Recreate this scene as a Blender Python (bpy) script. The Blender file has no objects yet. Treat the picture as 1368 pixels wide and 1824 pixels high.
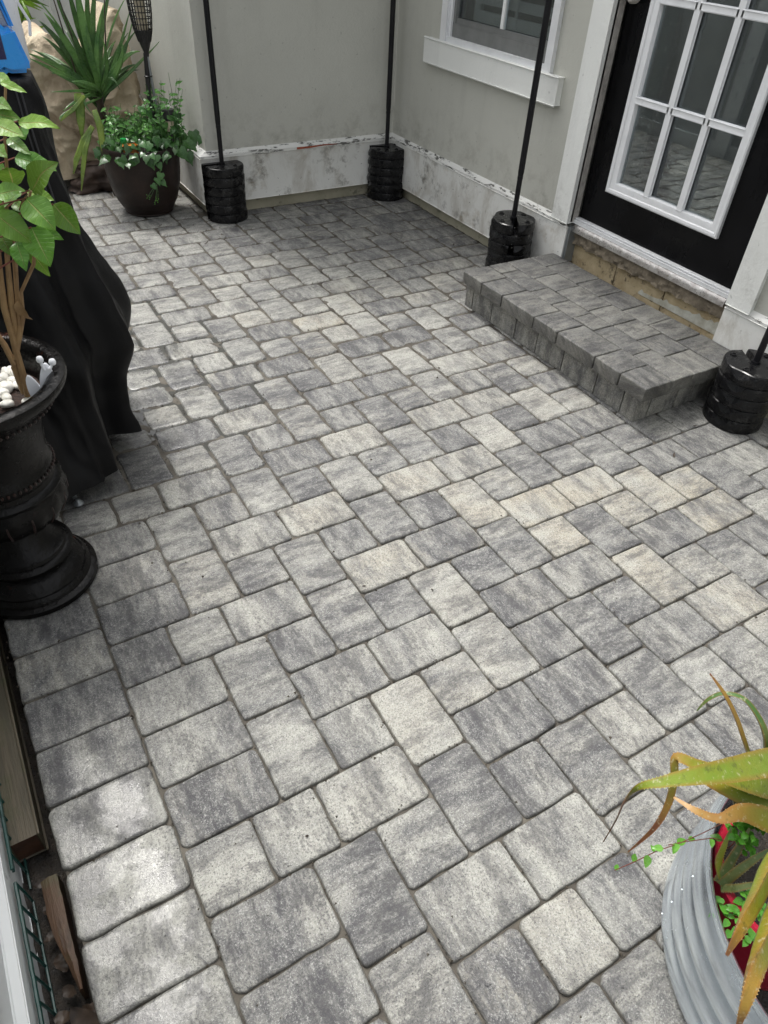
import bpy, bmesh, math, random
from mathutils import Vector, Matrix, noise
R=math.radians
U=0.0762                      # one paver module: 3 inches
sc=bpy.context.scene
# ---------------------------------------------------------------- camera
cam=bpy.data.cameras.new('camera'); co=bpy.data.objects.new('camera',cam); sc.collection.objects.link(co); sc.camera=co
cam.sensor_fit='HORIZONTAL'; cam.sensor_width=36; cam.lens=36*1259.4/1368; cam.clip_start=.02; cam.clip_end=500
CX=Vector((0.86330062,-0.50259489,0.04593939)); CU=Vector((0.3037731,0.59015367,0.74795758)); CF=Vector((0.40303095,0.63175709,-0.66215483))
m=Matrix((( CX.x,CU.x,-CF.x,-5.21*U),(CX.y,CU.y,-CF.y,-15.653*U),(CX.z,CU.z,-CF.z,20.279*U),(0,0,0,1)))
co.matrix_world=m
# ---------------------------------------------------------------- sky, sun, exposure
SUN=Vector((-.07,.41,.91)).normalized()      # towards the sun: behind the left corner of the house, high
wd=bpy.data.worlds.new('World'); sc.world=wd; wd.use_nodes=True
nt=wd.node_tree; bg=nt.nodes['Background']
sky=nt.nodes.new('ShaderNodeTexSky'); sky.sky_type='NISHITA'; sky.sun_disc=False
sky.sun_elevation=math.asin(SUN.z); sky.sun_rotation=math.atan2(SUN.x,SUN.y); sky.air_density=1.6; sky.dust_density=6; sky.ozone_density=.6
hs=nt.nodes.new('ShaderNodeHueSaturation'); hs.inputs['Saturation'].default_value=.16; hs.inputs['Value'].default_value=1.0
nt.links.new(sky.outputs[0],hs.inputs['Color']); nt.links.new(hs.outputs[0],bg.inputs[0]); bg.inputs[1].default_value=.15
sl=bpy.data.lights.new('sun','SUN'); sl.energy=1.2; sl.angle=R(11); sl.color=(1,.965,.92)
so=bpy.data.objects.new('sun',sl); sc.collection.objects.link(so); so.rotation_euler=SUN.to_track_quat('Z','Y').to_euler()
sc.view_settings.view_transform='Standard'; sc.view_settings.look='None'; sc.view_settings.gamma=1
sc.view_settings.exposure=0.76
# ---------------------------------------------------------------- helpers
rnd=random.Random(11)
def V(a,b,z=0): return Vector((a*U,-b*U,z*U))
def tag(o,label=None,cat=None,group=None,kind=None):
    if label: o['label']=label
    if cat: o['category']=cat
    if group: o['group']=group
    if kind: o['kind']=kind
    return o
def thing(name,loc,label,cat,group=None):
    o=bpy.data.objects.new(name,None); o.empty_display_size=.05; sc.collection.objects.link(o); o.location=V(*loc)
    return tag(o,label,cat,group)
class MB:
    def __init__(s): s.v=[]; s.f=[]; s.c=[]; s.uv=[]
    def add(s,vs,fs,col=None):
        n=len(s.v); s.v+=list(vs); s.f+=[tuple(i+n for i in f) for f in fs]
        s.c+=[col or (1,1,1,1)]*len(vs)
    def box(s,a0,a1,b0,b1,z0,z1,bev=0,col=None):
        bm=bmesh.new(); bmesh.ops.create_cube(bm,size=1)
        for v in bm.verts:
            v.co=V(a0+(v.co.x+.5)*(a1-a0),b0+(v.co.y+.5)*(b1-b0),z0+(v.co.z+.5)*(z1-z0))
        if bev: bmesh.ops.bevel(bm,geom=bm.edges[:],offset=bev*U,segments=2,affect='EDGES',profile=.5)
        bm.verts.index_update(); s.add([v.co.copy() for v in bm.verts],[[v.index for v in f.verts] for f in bm.faces],col); bm.free()
    def tube(s,pts,r,n=8,col=None,cap=True,flat=1):
        P=[V(*p) for p in pts]; r=r if isinstance(r,(list,tuple)) else [r]*len(P)
        N=None; vs=[]
        for i,p in enumerate(P):
            t=(P[min(i+1,len(P)-1)]-P[max(i-1,0)]).normalized()
            if N is None: N=t.orthogonal().normalized()
            N=(N-t*N.dot(t)).normalized(); B=t.cross(N)
            for k in range(n):
                a=2*math.pi*k/n; vs.append(p+(N*math.cos(a)+B*math.sin(a)*flat)*r[i]*U)
        fs=[(i*n+k,i*n+(k+1)%n,(i+1)*n+(k+1)%n,(i+1)*n+k) for i in range(len(P)-1) for k in range(n)]
        if cap: fs+=[tuple(range(n)),tuple((len(P)-1)*n+k for k in range(n))]
        s.add(vs,fs,col)
    def lathe(s,a,b,prof,n=48,col=None,wob=None):
        vs=[]
        for i,(r,z) in enumerate(prof):
            for k in range(n):
                t=2*math.pi*k/n; rr=r*(wob(t,i) if wob else 1); vs.append(V(a+rr*math.cos(t),b+rr*math.sin(t),z))
        fs=[(i*n+k,i*n+(k+1)%n,(i+1)*n+(k+1)%n,(i+1)*n+k) for i in range(len(prof)-1) for k in range(n)]
        s.add(vs,fs,col)
    def blade(s,pts,ws,up=(0,0,1),thick=.08,fold=.25,col=None,cols=None):
        P=[V(*p) for p in pts]; vs=[]; upv=Vector((up[0],-up[1],up[2])); cc=[]
        for i,p in enumerate(P):
            t=(P[min(i+1,len(P)-1)]-P[max(i-1,0)]).normalized(); sd=t.cross(upv)
            if sd.length<.15: sd=t.cross(Vector((.3,.8,.5)))
            sd.normalize(); nn=sd.cross(t).normalized(); w=ws[i]*U/2; th=min(thick,ws[i]*.45)*U
            vs+=[p-sd*w+nn*w*fold, p-sd*w*.5+nn*(w*fold*.25+th*.2), p+nn*th*.2, p+sd*w*.5+nn*(w*fold*.25+th*.2), p+sd*w+nn*w*fold, p+sd*w*.55-nn*th*.7, p-nn*th, p-sd*w*.55-nn*th*.7]
            c_=(cols[i] if cols else (col or (1,1,1,1))); e_=tuple(c_[q]*.45+(.30,.11,.03)[q]*.55 for q in range(3))+(1,) if cols else c_; cc+=[e_,c_,c_,c_,e_,c_,c_,c_]
        n=8; fs=[(i*n+k,i*n+(k+1)%n,(i+1)*n+(k+1)%n,(i+1)*n+k) for i in range(len(P)-1) for k in range(n)]
        fs+=[tuple(range(n)),tuple((len(P)-1)*n+k for k in range(n))]
        q=len(s.v); s.add(vs,fs); s.c[q:]=cc
    def leaf(s,p0,p1,w,nrm,curl=.12,col=None,nseg=9,cross=5,shape=.42,wav=.02):
        A=V(*p0); B=V(*p1); L=(B-A).length; t=(B-A).normalized(); nv=Vector((nrm[0],-nrm[1],nrm[2])); nv=(nv-t*nv.dot(t)).normalized(); sd=t.cross(nv)
        vs=[]; q=rnd.random()*9
        for i in range(nseg+1):
            x=i/nseg; ww=w*U/2*(math.sin(math.pi*min(1,x)**(.72 if shape<.5 else 1.1))**.85 if 0<x<1 else .02)
            c=A+t*L*x+nv*(-(curl*L*(x-.3)**2*1.6)+.03*L*math.sin(x*7+q))
            for j in range(cross):
                y=(j/(cross-1)-.5)*2
                vs.append(c+sd*ww*y+nv*(abs(y)*ww*.22+wav*L*math.sin(x*19+q+y*2)*abs(y)))
        fs=[(i*cross+j,i*cross+j+1,(i+1)*cross+j+1,(i+1)*cross+j) for i in range(nseg) for j in range(cross-1)]
        n=len(s.v); s.add(vs,fs,col)
        s.luv=getattr(s,'luv',{})
        for i in range(nseg+1):
            for j in range(cross): s.luv[n+i*cross+j]=((j/(cross-1)-.5)*2,i/nseg)
    def build(s,name,mat,parent=None,smooth=40,recalc=True,off=True):
        me=bpy.data.meshes.new(name); me.from_pydata([tuple(v) for v in s.v],[],s.f); 
        if recalc:
            bm=bmesh.new(); bm.from_mesh(me); bmesh.ops.recalc_face_normals(bm,faces=bm.faces[:]); bm.to_mesh(me); bm.free()
        ca=me.color_attributes.new('pv','FLOAT_COLOR','POINT')
        for i,c in enumerate(s.c): ca.data[i].color=c
        uvs=s.uv if s.uv else None
        if uvs or hasattr(s,'luv'):
            ul=me.uv_layers.new(name='puv')
            for l in me.loops: ul.data[l.index].uv=(uvs[l.vertex_index] if uvs else s.luv.get(l.vertex_index,(0,0)))
        if smooth is not None:
            for p in me.polygons: p.use_smooth=True
            if smooth<180: me.set_sharp_from_angle(angle=R(smooth))
        me.materials.append(mat)
        o=bpy.data.objects.new(name,me); sc.collection.objects.link(o)
        if parent is not None:
            o.parent=parent
            w=Vector((0,0,0)); p=parent
            while p: w+=p.location; p=p.parent
            o.location=-w      # mesh is written in world coordinates
        return o
# ---------------------------------------------------------------- materials
class NB:
    def __init__(s,name):
        s.m=bpy.data.materials.new(name); s.m.use_nodes=True; s.t=s.m.node_tree; s.b=s.t.nodes['Principled BSDF']
    def n(s,ty,**k):
        x=s.t.nodes.new('ShaderNode'+ty)
        for a,v in k.items():
            if a.startswith('i_'):
                a=a[2:]; a=int(a) if a.isdigit() else a.replace('_',' ')
                if isinstance(v,bpy.types.NodeSocket): s.t.links.new(v,x.inputs[a])
                else: x.inputs[a].default_value=v
            else: setattr(x,a,v)
        return x
    def L(s,a,b): s.t.links.new(a,b)
    def set(s,k,v):
        if isinstance(v,bpy.types.NodeSocket): s.L(v,s.b.inputs[k])
        else: s.b.inputs[k].default_value=v
    def noise(s,vec=None,scale=5,detail=4,rough=.55,w=None,dist=0):
        x=s.n('TexNoise'); x.inputs['Scale'].default_value=scale; x.inputs['Detail'].default_value=detail; x.inputs['Roughness'].default_value=rough; x.inputs['Distortion'].default_value=dist
        if w is not None: x.noise_dimensions='4D'; (s.L(w,x.inputs['W']) if isinstance(w,bpy.types.NodeSocket) else setattr(x.inputs['W'],'default_value',w))
        if vec is not None: s.L(vec,x.inputs['Vector'])
        return x.outputs[0]
    def mr(s,v,a,b,c=0,d=1,smooth=False):
        x=s.n('MapRange'); x.clamp=True
        if smooth: x.interpolation_type='SMOOTHSTEP'
        s.L(v,x.inputs[0]); 
        for i,q in zip((1,2,3,4),(a,b,c,d)): x.inputs[i].default_value=q
        return x.outputs[0]
    def ma(s,op,a,b=0,c=0):
        x=s.n('Math',operation=op)
        for i,q in enumerate((a,b,c)):
            if isinstance(q,bpy.types.NodeSocket): s.L(q,x.inputs[i])
            else: x.inputs[i].default_value=q
        return x.outputs[0]
    def mix(s,f,a,b,mode='MIX'):
        x=s.n('Mix',data_type='RGBA',blend_type=mode)
        for i,q in ((0,f),(6,a),(7,b)):
            if isinstance(q,bpy.types.NodeSocket): s.L(q,x.inputs[i])
            else: x.inputs[i].default_value=q if i==0 else (tuple(q)+(1,))[:4]
        return x.outputs[2]
    def bump(s,h,strength=.5,dist=.002):
        x=s.n('Bump'); x.inputs['Distance'].default_value=dist; s.L(h,x.inputs['Height'])
        if isinstance(strength,bpy.types.NodeSocket): s.L(strength,x.inputs['Strength'])
        else: x.inputs['Strength'].default_value=strength
        s.L(x.outputs[0],s.b.inputs['Normal'])
    def pos(s): return s.n('NewGeometry').outputs['Position']
def pm(name,c1,c2=None,scale=8,rough=.6,bump=.3,bscale=60,metal=0,bd=.001,rv=.1,spec=.5,coat=0,dirt=None,lo=.35,hi=.65,vc=False):
    k=NB(name); p=k.pos(); c2=c2 or tuple(x*.7 for x in c1)
    f=k.mr(k.noise(p,scale,6,.6),lo,hi); col=k.mix(f,c1,c2)
    if dirt: col=k.mix(k.mr(k.noise(p,dirt[1],7,.7),dirt[2],dirt[2]+.1),col,dirt[0])
    if vc: col=k.mix(1,col,k.n('Attribute',attribute_name='pv').outputs['Color'],'MULTIPLY')
    k.set('Base Color',col); k.set('Roughness',k.mr(k.noise(p,scale*3,5),.3,.7,max(0.02,rough-rv),min(1,rough+rv))); k.set('Metallic',metal); k.set('Specular IOR Level',spec)
    if coat: k.set('Coat Weight',coat); k.set('Coat Roughness',.1)
    if bump: k.bump(k.noise(p,bscale,5,.65),bump,bd)
    return k.m
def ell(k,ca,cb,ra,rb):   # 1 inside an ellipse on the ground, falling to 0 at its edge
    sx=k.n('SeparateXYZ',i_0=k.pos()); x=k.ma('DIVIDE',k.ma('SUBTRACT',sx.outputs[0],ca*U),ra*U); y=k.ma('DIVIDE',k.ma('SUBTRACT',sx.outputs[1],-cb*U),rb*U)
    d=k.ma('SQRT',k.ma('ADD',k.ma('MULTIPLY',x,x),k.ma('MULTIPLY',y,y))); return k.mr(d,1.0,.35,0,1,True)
def paver_mat(name,dark=1.0):
    k=NB(name); at=k.n('Attribute',attribute_name='pv'); sp=k.n('SeparateColor',i_0=at.outputs['Color']); tone=k.ma('MULTIPLY_ADD',sp.outputs[0],.64,.15); warm,rn=sp.outputs[1],sp.outputs[2]
    uv=k.n('UVMap',uv_map='puv').outputs[0]; w=k.ma('MULTIPLY',rn,40)
    mp=k.n('Mapping',i_Vector=uv,i_Scale=(1.05,.34,1)); band=k.noise(mp.outputs[0],1.0,9,.74,w,.1)
    blot=k.noise(uv,2.2,8,.75,w); fine=k.noise(uv,7,6,.8,w)
    t=k.ma('ADD',k.ma('MULTIPLY',k.ma('SUBTRACT',band,.5),2.8),tone)
    t=k.ma('ADD',t,k.ma('MULTIPLY',k.ma('SUBTRACT',k.noise(k.pos(),2.1,7,.68),.5),-.9)); t=k.ma('ADD',t,k.ma('MULTIPLY',k.ma('SUBTRACT',blot,.5),1.5)); t=k.ma('ADD',t,k.ma('MULTIPLY',k.ma('SUBTRACT',fine,.5),1.25))
    cr=k.n('ValToRGB'); k.L(t,cr.inputs[0]); e=cr.color_ramp.elements
    e[0].position=0.02; e[0].color=(.060*dark,.060*dark,.065*dark,1); e[1].position=1.0; e[1].color=(.385*dark,.382*dark,.343*dark,1)
    for p_,c in ((.26,(.110,.110,.110)),(.52,(.192,.191,.178)),(.78,(.288,.286,.258))):
        x=e.new(p_); x.color=tuple(v*dark for v in c)+(1,)
    wn=k.mr(k.noise(uv,.8,3,.5,w),.3,.62); col=k.mix(k.ma('MULTIPLY',warm,k.ma('MULTIPLY',wn,k.mr(t,.2,.7))),cr.outputs[0],(.385*dark,.34*dark,.25*dark))
    gr=k.noise(uv,23,3,.8,w); g2=k.noise(uv,19,3,.75,k.ma('ADD',w,7.3))
    col=k.mix(k.mr(gr,.51,.62,0,.62),col,(.58*dark,.58*dark,.55*dark)); col=k.mix(k.mr(g2,.52,.61,0,.78),col,(.06,.06,.065)); g3=k.noise(uv,10,3,.75,k.ma('ADD',w,11)); col=k.mix(k.mr(g3,.53,.66,0,.3),col,(.09,.09,.10)); col=k.mix(k.mr(g3,.46,.36,0,.25),col,(.6*dark,.6*dark,.57*dark))
    mp2=k.n('Mapping',i_Vector=uv,i_Scale=(1.3,.45,1)); s_=k.noise(mp2.outputs[0],1.25,9,.78,k.ma('ADD',w,5))
    sx_=k.ma('ADD',s_,k.ma('ADD',k.ma('MULTIPLY',k.ma('SUBTRACT',gr,.5),.35),k.ma('MULTIPLY',k.ma('SUBTRACT',fine,.5),.5)))
    col=k.mix(k.ma('MULTIPLY',k.mr(sx_,.51,.585),k.mr(tone,.2,.9,.92,.5)),col,(.056*dark,.055*dark,.059*dark)); col=k.mix(k.mr(sx_,.47,.36,0,.35),col,(.40*dark,.405*dark,.37*dark))
    wet=k.ma('MAXIMUM',ell(k,-6.7,6.0,2.6,6.8),k.ma('MULTIPLY',ell(k,.4,-19,6.5,12),.9)); pk=k.noise(k.pos(),9,6,.6)
    film=k.mr(k.ma('ADD',wet,k.ma('ADD',k.ma('MULTIPLY',k.ma('SUBTRACT',pk,.5),2.2),k.ma('MULTIPLY',k.ma('SUBTRACT',fine,.5),.7))),.56,1.0,0,1,True)
    e0=k.n('Attribute',attribute_name='edge').outputs['Fac']; film=k.ma('MAXIMUM',film,k.ma('MULTIPLY',k.mr(ell(k,2.,-19,8.5,14),.1,.5),k.mr(e0,.25,.6)))
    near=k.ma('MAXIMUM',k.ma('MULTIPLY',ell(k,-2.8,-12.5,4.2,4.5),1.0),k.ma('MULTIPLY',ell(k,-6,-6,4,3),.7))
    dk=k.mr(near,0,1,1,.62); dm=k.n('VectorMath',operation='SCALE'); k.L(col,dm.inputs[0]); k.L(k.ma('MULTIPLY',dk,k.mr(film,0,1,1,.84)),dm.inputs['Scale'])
    eg=k.n('Attribute',attribute_name='edge').outputs['Fac']
    colf=k.mix(k.mr(k.ma('ADD',eg,k.ma('MULTIPLY',k.ma('SUBTRACT',k.noise(uv,3,5,.7,w),.5),1.3)),.65,1.35,0,.6),dm.outputs[0],(.10,.095,.075))
    k.set('Base Color',colf)
    base=k.mr(k.noise(uv,5,5,.7,w),.3,.7,.42,.66); k.set('Roughness',k.ma('ADD',k.ma('MULTIPLY',base,k.ma('SUBTRACT',1,film)),k.ma('MULTIPLY',film,.15)))
    h=k.ma('ADD',k.ma('MULTIPLY',gr,.5),k.ma('ADD',k.ma('MULTIPLY',k.noise(uv,9,6,.75,w),.8),k.mr(k.noise(uv,11,2,.5,k.ma('ADD',w,3)),.26,.33,-.8,0)))
    k.bump(h,k.mr(film,0,1,1,.3),.0036); return k.m
M={}
M['paver']=paver_mat('tumbled_paver'); M['steppaver']=paver_mat('charcoal_paver',.58)
M['sand']=pm('joint_sand',(.050,.044,.036),(.12,.108,.088),14,.85,.9,300,bd=.002)
M['soil']=pm('wet_soil',(.012,.010,.008),(.035,.026,.018),40,.45,1,120,bd=.006,rv=.3)
M['ground']=pm('far_ground',(.22,.21,.19),(.3,.29,.26),3,.9)
def stucco(name,c,c2):
    k=NB(name); p=k.pos(); big=k.noise(p,1.1,5,.55); mp=k.n('Mapping',i_Vector=p,i_Scale=(3,3,.35)); st=k.noise(mp.outputs[0],2.5,5,.6)
    col=k.mix(k.mr(big,.35,.65),c,c2); col=k.mix(k.mr(st,.55,.8,0,.35),col,tuple(x*.6 for x in c)); col=k.mix(k.mr(k.noise(p,40,2,.5),.72,.76,0,.5),col,tuple(x*.45 for x in c))
    zz=k.n('SeparateXYZ',i_0=p).outputs[2]; low=k.ma('MULTIPLY',k.mr(zz,.36,.62,1,0),k.mr(k.noise(p,9,7,.75),.48,.66)); col=k.mix(k.ma('MULTIPLY',low,.45),col,(.16,.145,.115)); col=k.mix(k.mr(k.noise(p,3.3,8,.7),.56,.72,0,.3),col,tuple(x*.72 for x in c)); k.set('Base Color',col); k.set('Roughness',.8); k.bump(k.ma('ADD',k.noise(p,110,5,.7),k.ma('MULTIPLY',k.noise(p,30,4,.6),1.2)),.7,.0026); return k.m
M['stucco']=stucco('greige_stucco',(.55,.55,.495),(.495,.495,.445))
M['trim']=stucco('white_painted_stucco',(.80,.81,.78),(.73,.74,.71))
def found():
    k=NB('painted_concrete'); p=k.pos(); mp=k.n('Mapping',i_Vector=p,i_Scale=(1.6,1.6,.9)); s1=k.noise(mp.outputs[0],4.2,9,.72,None,.4); s2=k.noise(p,7,8,.7)
    col=k.mix(k.mr(s1,.47,.70),(.77,.77,.735),(.50,.475,.42)); col=k.mix(k.mr(s2,.57,.70,0,.85),col,(.14,.125,.10)); col=k.mix(k.mr(k.noise(p,5,7,.65),.60,.70,0,.5),col,(.35,.29,.19))
    col=k.mix(k.mr(k.noise(p,42,3,.6),.70,.74),col,(.03,.025,.02)); col=k.mix(k.mr(k.noise(p,13,4,.6),.72,.77,0,.8),col,(.22,.09,.04))
    k.set('Base Color',col); k.set('Roughness',.8); k.bump(k.ma('ADD',k.noise(mp.outputs[0],26,5,.7),k.noise(p,120,4,.6)),.6,.002); return k.m
M['found']=found()
M['footing']=pm('yellowed_footing',(.50,.47,.36),(.36,.34,.25),6,.85,.5,60,bd=.002,dirt=((.16,.16,.12),11,.58))
def ledge():
    k=NB('chipped_white_paint'); p=k.pos(); mp=k.n('Mapping',i_Vector=p,i_Scale=(1,1,5)); f=k.mr(k.noise(mp.outputs[0],9,8,.75),.535,.56)
    col=k.mix(f,(.72,.72,.69),(.12,.12,.11)); k.set('Base Color',col); k.set('Roughness',.7); k.bump(k.ma('MULTIPLY',f,-1),.7,.002); return k.m
M['ledge']=ledge()
M['redpaint']=pm('rust_red_primer',(.38,.09,.045),(.24,.06,.03),50,.8,.5,120)
M['block']=pm('tan_concrete_block',(.56,.46,.29),(.40,.31,.18),14,.9,1,140,bd=.004,dirt=((.09,.07,.045),20,.55))
M['mortar']=pm('rough_mortar',(.27,.225,.165),(.15,.125,.09),22,.9,1,90,bd=.006,dirt=((.42,.39,.33),55,.62))
M['efflor']=pm('white_efflorescence',(.60,.60,.53),(.40,.38,.30),20,.85,.5,90)
M['vinyl']=pm('white_vinyl',(.72,.74,.74),(.66,.68,.68),4,.32,.05,60,dirt=((.5,.5,.48),9,.66))
M['vinyl_shaded']=pm('shaded_vinyl_panel',(.44,.455,.455),(.39,.40,.40),3,.35,.05,60)  # white vinyl boards of the left fence, their shade painted in as grey
M['pvc']=pm('white_frame_paint',(.78,.79,.80),(.70,.71,.72),9,.35,.15,90,bd=.0005,dirt=((.28,.27,.26),60,.70))
M['sash']=pm('grey_window_sash',(.20,.205,.20),(.16,.165,.16),12,.5,.1,90)
M['weather']=pm('old_weatherstrip',(.44,.42,.39),(.30,.28,.26),25,.6,.3,90,dirt=((.05,.05,.05),18,.6))
def doorm():
    k=NB('black_door_paint'); p=k.pos(); dr=k.mr(k.noise(p,70,2,.5),.62,.66); k.set('Base Color',k.mix(k.mr(k.noise(p,3,5),.4,.6),(.003,.003,.0035),(.006,.006,.007))); 
    mp=k.n('Mapping',i_Vector=p,i_Scale=(1,1,.45)); wetf=k.mr(k.noise(mp.outputs[0],6,6,.6),.44,.50); k.set('Roughness',k.ma('ADD',.12,k.ma('MULTIPLY',wetf,.22))); k.set('Specular IOR Level',.14)
    k.bump(k.ma('ADD',dr,k.ma('MULTIPLY',k.noise(p,90,4),.15)),.25,.0006); return k.m
M['door']=doorm()
M['alu']=pm('peeling_aluminium',(.62,.60,.58),(.42,.39,.37),30,.32,.8,26,metal=.85,bd=.004,rv=.12,dirt=((.32,.28,.24),40,.6))
M['steel']=pm('steel_hinge',(.5,.5,.5),(.35,.35,.35),30,.4,.1,metal=1)
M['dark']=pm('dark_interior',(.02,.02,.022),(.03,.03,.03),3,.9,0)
M['shutter']=pm('white_shutter',(.80,.81,.80),(.74,.75,.74),5,.5,0)
M['curtain']=pm('pale_door_blind',(.25,.30,.28),(.20,.25,.23),5,.5,0)
def glass(name='window_glass',r=.02,tint=(.75,.8,.78),g=2.8):
    k=NB(name); out=[n for n in k.t.nodes if n.type=='OUTPUT_MATERIAL'][0]; k.t.nodes.remove(k.b)
    tr=k.n('BsdfTransparent',i_Color=tint+(1,)); gl=k.n('BsdfGlossy',i_Roughness=r,i_Color=(.95,.97,1,1)); fr=k.n('Fresnel',i_IOR=1.5)
    bp=k.n('Bump',i_Distance=.0006,i_Strength=.12); k.L(k.mr(k.noise(k.pos(),55,2,.5),.66,.7),bp.inputs['Height']); k.L(bp.outputs[0],gl.inputs['Normal'])
    mx=k.n('MixShader'); k.L(k.ma('MINIMUM',k.ma('MULTIPLY',fr.outputs[0],g),.9),mx.inputs[0]); k.L(tr.outputs[0],mx.inputs[1]); k.L(gl.outputs[0],mx.inputs[2]); k.L(mx.outputs[0],out.inputs[0]); return k.m
M['glass']=glass(); M['wglass']=glass('sash_glass',g=1.0,tint=(.9,.93,.92))
M['pole']=pm('black_pole',(.005,.005,.007),(.010,.010,.012),20,.38,.3,120,spec=.3,dirt=((.06,.06,.06),60,.68))
M['weight']=pm('black_moulded_plastic',(.0035,.0035,.004),(.007,.007,.008),10,.28,.4,160,bd=.0006,rv=.12,spec=.32,dirt=((.035,.035,.034),22,.56))
M['urn']=pm('bronzed_black_resin',(.0022,.002,.002),(.005,.0042,.004),12,.2,1,45,bd=.0035,rv=.12,spec=.22,dirt=((.060,.022,.014),7,.60))
M['urnred']=pm('rubbed_red_highlight',(.035,.013,.010),(.012,.008,.007),22,.42,.8,60,bd=.002)
M['cover']=pm('black_polyester_cover',(.0035,.0035,.004),(.006,.006,.007),5,.46,.8,420,bd=.0012,spec=.22,dirt=((.05,.05,.05),160,.73))
M['seam']=pm('seam_stitching',(.028,.028,.032),(.02,.02,.023),60,.6,.5,300)
M['brownpot']=pm('brown_speckled_resin',(.034,.021,.017),(.017,.012,.010),7,.42,.8,130,bd=.001,rv=.12,spec=.3,dirt=((.075,.055,.043),120,.62))
M['potsoil']=pm('bark_mulch',(.05,.022,.014),(.015,.01,.008),60,.8,1,150,bd=.008)
M['stone']=pm('white_marble_pebble',(.78,.77,.72),(.60,.58,.52),20,.45,.4,70,bd=.001,dirt=((.3,.26,.2),25,.66))
M['white']=pm('white_plastic',(.80,.82,.86),(.74,.76,.80),5,.35,0)
M['blue']=pm('blue_plastic',(.003,.33,.86),(.003,.28,.78),4,.28,.05,30,coat=.3)
M['navy']=pm('navy_label',(.018,.018,.10),(.012,.012,.07),9,.35,0)
M['labelw']=pm('pale_label',(.62,.68,.75),(.45,.52,.62),18,.4,0)
M['silver']=pm('silver_grip_liner',(.45,.50,.56),(.30,.35,.42),30,.3,.2,90,metal=.4)
M['beige']=pm('beige_canvas_cover',(.54,.46,.33),(.38,.30,.21),4,.85,.9,14,bd=.02,dirt=((.22,.17,.11),6,.60))
M['cover_shade']=pm('shaded_cover_brown',(.07,.045,.033),(.035,.022,.017),9,.7,.5,60,bd=.002)  # beige cover's shadowed bottom, shade put into a dark brown colour
M['red']=pm('crimson_plastic',(.46,.012,.04),(.36,.008,.03),6,.35,.1,60)
M['galv']=pm('galvanised_steel',(.80,.87,.93),(.68,.75,.82),14,.24,.03,50,metal=.9,bd=.0006,rv=.04,dirt=((.30,.33,.36),70,.72))
M['torch']=pm('black_torch_plastic',(.012,.012,.012),(.02,.02,.02),10,.4,.2)
M['cream']=pm('cream_diffuser',(.62,.55,.40),(.5,.44,.32),10,.4,0)
M['grey']=pm('grey_metal_tube',(.32,.34,.35),(.24,.26,.27),10,.4,.1,metal=.6)
M['wire']=pm('green_coated_wire',(.006,.055,.045),(.004,.035,.03),20,.35,.3,90)
def wood(name,c1,c2,ax):
    k=NB(name); p=k.pos(); sc_=[16,16,16]; sc_[ax]=1.2; mp=k.n('Mapping',i_Vector=p,i_Scale=tuple(sc_)); g=k.noise(mp.outputs[0],3,7,.65,None,.8); g2=k.noise(mp.outputs[0],11,4,.6)
    col=k.mix(k.mr(g,.32,.68),c1,c2); col=k.mix(k.mr(g2,.6,.75,0,.6),col,tuple(x*.35 for x in c1)); col=k.mix(k.mr(k.noise(p,14,5,.6),.54,.68,0,.6),col,(.055,.06,.022)); k.set('Base Color',col); k.set('Roughness',.6); k.bump(g2,.7,.003); return k.m
M['timber']=wood('weathered_timber',(.115,.092,.06),(.05,.045,.028),1); M['stake']=wood('split_stake',(.085,.042,.018),(.035,.018,.009),1); M['endgrain']=pm('end_grain',(.07,.03,.014),(.03,.013,.007),25,.6,.5,60)
M['litter']=pm('dead_leaf',(.05,.032,.02),(.02,.014,.01),30,.5,.6,60)
def plant(name,c1,c2,rough=.38,sub=.15,edge=None,vein=False):
    k=NB(name); p=k.pos(); col=k.mix(k.mr(k.noise(p,9,5,.6),.35,.65),c1,c2)
    if vein:
        s=k.n('SeparateXYZ',i_0=k.n('UVMap',uv_map='puv').outputs[0]); ax=k.ma('ABSOLUTE',s.outputs[0]); sv=k.ma('FRACT',k.ma('MULTIPLY',k.ma('SUBTRACT',s.outputs[1],k.ma('MULTIPLY',ax,.16)),9)); vv=k.mr(k.ma('ABSOLUTE',k.ma('SUBTRACT',sv,.5)),0,.08,1,0)
        mid=k.mr(ax,.0,.075,1,0); col=k.mix(k.ma('MULTIPLY',vv,.28),col,tuple(min(1,x*2.2) for x in c1)); col=k.mix(k.ma('MULTIPLY',mid,.75),col,(.30,.30,.13)); h=k.ma('SUBTRACT',k.ma('MULTIPLY',k.noise(p,45,3),.8),k.ma('ADD',k.ma('MULTIPLY',vv,.5),mid)); k.bump(h,.7,.0018)
    else: k.bump(k.noise(p,70,4),.3,.001)
    col=k.mix(1,col,k.n('Attribute',attribute_name='pv').outputs['Color'],'MULTIPLY'); k.set('Base Color',col)
    k.set('Roughness',k.mr(k.noise(p,60,3),.35,.65,rough-.15,rough+.12)); k.set('Subsurface Weight',0); k.set('Specular IOR Level',.5)
    tr=k.n('BsdfTranslucent'); k.L(col,tr.inputs[0]); mx=k.n('MixShader',i_0=sub); out=[n for n in k.t.nodes if n.type=='OUTPUT_MATERIAL'][0]
    k.L(k.b.outputs[0],mx.inputs[1]); k.L(tr.outputs[0],mx.inputs[2]); k.L(mx.outputs[0],out.inputs[0]); return k.m
M['leaf']=plant('broad_wet_leaf',(.115,.245,.03),(.07,.17,.022),.42,.25,vein=True)
M['stem']=pm('tan_woody_stem',(.30,.19,.085),(.19,.11,.05),25,.6,.6,90,bd=.002)
M['redstem']=pm('red_petiole',(.20,.045,.035),(.14,.06,.03),20,.4,0)
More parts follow.
